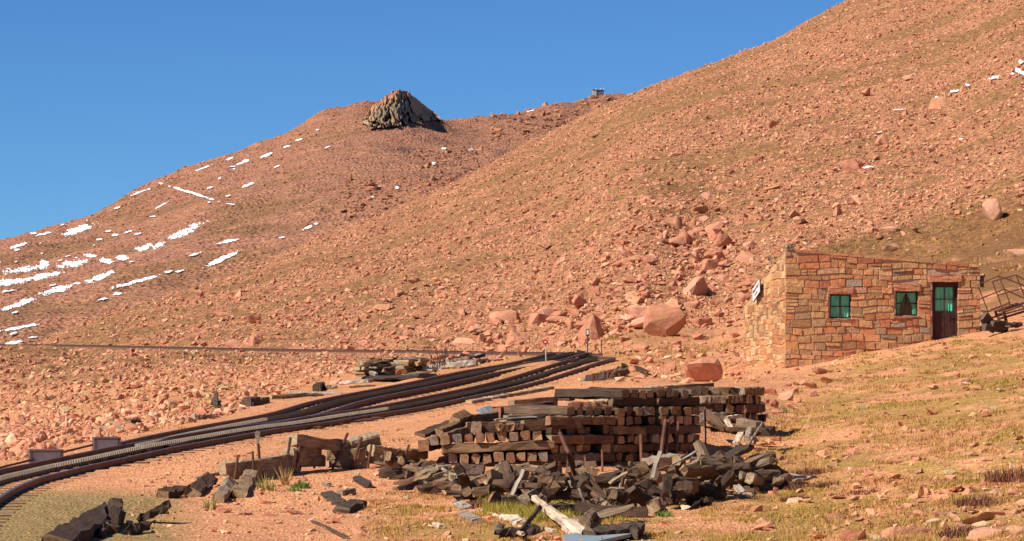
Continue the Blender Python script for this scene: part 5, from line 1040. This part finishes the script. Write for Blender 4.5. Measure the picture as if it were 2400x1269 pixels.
def grass_pts(n, x0, x1, y0, y1, f):
    p = RNG.uniform(x0,x1,n); q = RNG.uniform(y0,y1,n); dv = locate(p, q); k = ~np.isnan(dv); p, q, dv = p[k], q[k], dv[k]; xx = (p-CX)/F*dv; m_ = f(p, q, xx, dv); p, q, dv, xx = p[m_], q[m_], dv[m_], xx[m_]
    return np.stack([xx, dv, zf(xx, dv)], 1)
def nz(xx, dv, s, t, sd): return fbm(xx/s, dv/s, 3, sd) > t
A_ = grass_pts(5200,1640,2450,790,1290,lambda p,q,xx,dv: (p > 1700+(q-1100)*-.9+(q>1120)*(-60)) & nz(xx,dv,1.8,.46,51) & off_tracks(xx,dv,1))
B_ = grass_pts(1700,860,1560,1150,1290,lambda p,q,xx,dv: (q > 1140+(p-860)*.12) & nz(xx,dv,1.2,.50,52))
C_ = grass_pts(700,1880,2420,430,640,lambda p,q,xx,dv: (dv > 124) & (dv < 190) & nz(xx,dv,2,.45,53))
D_ = grass_pts(1100,300,1500,830,1060,lambda p,q,xx,dv: nz(xx,dv,1.5,.63,54) & off_tracks(xx,dv,1.0))
E_ = grass_pts(700,1420,1780,790,900,lambda p,q,xx,dv: nz(xx,dv,2.5,.54,55) & off_tracks(xx,dv,1.2))
allp = np.concatenate([A_, B_, C_, D_, E_]); pickc = GC[np.where(fbm(allp[:,0]/1.4, allp[:,1]/1.4, 2, 57) > .56, RNG.choice([2,3,2], len(allp)), RNG.choice([0,1,0,4], len(allp)))]
blades('grass', allp, np.where(allp[:,1] > 120, .10, .062)*RNG.uniform(.6,1.3,len(allp)), pickc, 16, 2.6, 'dry ochre and green alpine grass growing over the slopes')
gp = grass_pts(900,1140,1345,1175,1225,lambda p,q,xx,dv: (np.abs(q-(1190+(p-1140)*.12)) < 20))
blades('grass', gp, .16*RNG.uniform(.6,1.3,len(gp)), np.array([(.38,.30,.05),(.44,.29,.06),(.28,.26,.04)])[RNG.integers(0,3,len(gp))], 12, .8, 'bright green and yellow grass patch below the heap')
def plant(px_, py_, h, w, colr, n, lab, cat, name, grp=None, wd=.012):
    g = G(px_, py_); V = []; c = []
    for k in range(n):
        a = random.uniform(0,6.28); r = random.random()**.5*w; b = g+Vector((math.cos(a)*r, math.sin(a)*r, -.03)); hh = h*random.uniform(.5,1.1)*(1.1-.5*(r/w)); t = b+Vector((random.gauss(0,.3)*hh, random.gauss(0,.3)*hh, hh)); s_ = Vector((1, random.gauss(0,.6), 0))*wd
        V += [tuple(b-s_), tuple(b+s_), tuple(t)]; f = random.uniform(.7,1.3); c += [tuple(q*f for q in colr)]*3
    tag(link(name, np_mesh(name, np.array(V), np.arange(len(V)).reshape(-1,3), np.array(c)), M['grass']), lab, cat, grp)
for x_, y_, h, w, lab in [(1905,1112,.2,.42,'low reddish brown shrub just right of the grey board'),(1875,1145,.16,.3,'reddish shrub below the right end of the heap'),(1955,1138,.14,.5,'wide dark red ground shrub right of the heap'),(1870,1172,.14,.3,'small red-brown shrub low right of the heap'),(2045,1155,.12,.45,'flat red shrub in the middle of the right slope'),(2385,1125,.32,.55,'large brown shrub at the right picture edge'),(2260,1255,.2,.35,'brown shrub between the lower right rocks'),(2300,1180,.2,.4,'brown shrub above the tilted slab'),(1118,1190,.2,.28,'purple-brown shrub in the grass left of the heap foot'),(30,1056,.14,.34,'dark red shrub on the gravel at the left edge')]:
    plant(x_, y_, h, w, (.19,.075,.045), 260, lab, 'shrub', 'shrub')
for x_, y_, h, w, c, n, lab in [(706,1145,.22,.18,(.10,.17,.03),160,'small green plant below the retaining wall'),(690,1152,.16,.14,(.16,.20,.05),90,'yellow-green tuft left of the small green plant'),(625,1150,.36,.18,(.45,.34,.10),120,'yellow dry weed beside the leaning broken tie'),(668,1138,.5,.05,(.50,.31,.12),60,'tall tan mullein stalk below the crossed stakes'),(1555,1210,.16,.16,(.14,.20,.04),110,'green tuft at the right foot of the bleached branch'),(490,1195,.3,.12,(.42,.32,.12),70,'dry grass tuft by the rotten tie block'),(1835,968,.3,.14,(.42,.30,.13),80,'dry yellow weed below the low stone wall'),(2225,790,.3,.05,(.5,.34,.15),40,'dry stalk in front of the cabin door'),(1800,1010,.2,.14,(.2,.2,.05),90,'green tuft beside the debris')]:
    plant(x_, y_, h, w, c, n, lab, 'plant', 'weed')

# ---------------------------------------------------------------- light, sky, camera
AZ, EL = math.radians(242), math.radians(43)
w = bpy.data.worlds.new('World'); SC.world = w; w.use_nodes = True; nt = w.node_tree
sky = N(nt, 'ShaderNodeTexSky', sky_type='NISHITA', sun_disc=False, sun_elevation=EL, sun_rotation=AZ, altitude=3600, air_density=1.0, dust_density=.0, ozone_density=3.0)
L(nt, mixc(nt, 1.0, sky.outputs[0], (.52,.91,1.30), 'MULTIPLY'), nt.nodes['Background'].inputs[0]); nt.nodes['Background'].inputs[1].default_value = .060
sl = bpy.data.lights.new('sun', 'SUN'); sl.energy = 5.0; sl.angle = math.radians(.5); sl.color = (1, .93, .83)
so = bpy.data.objects.new('sun', sl); COL.objects.link(so); dv = Vector((math.sin(AZ)*math.cos(EL), math.cos(AZ)*math.cos(EL), math.sin(EL))); so.rotation_euler = dv.to_track_quat('Z', 'Y').to_euler()
cam = bpy.data.cameras.new('camera'); co = bpy.data.objects.new('camera', cam); COL.objects.link(co); co.rotation_euler = (math.pi/2, 0, 0)
cam.sensor_width = 36; cam.lens = F/2400*36; cam.shift_y = (YH-634.5)/2400; cam.clip_start = 1; cam.clip_end = 20000; SC.camera = co
SC.view_settings.view_transform = 'Standard'; SC.view_settings.look = 'None'; SC.view_settings.exposure = .42; SC.view_settings.gamma = 1
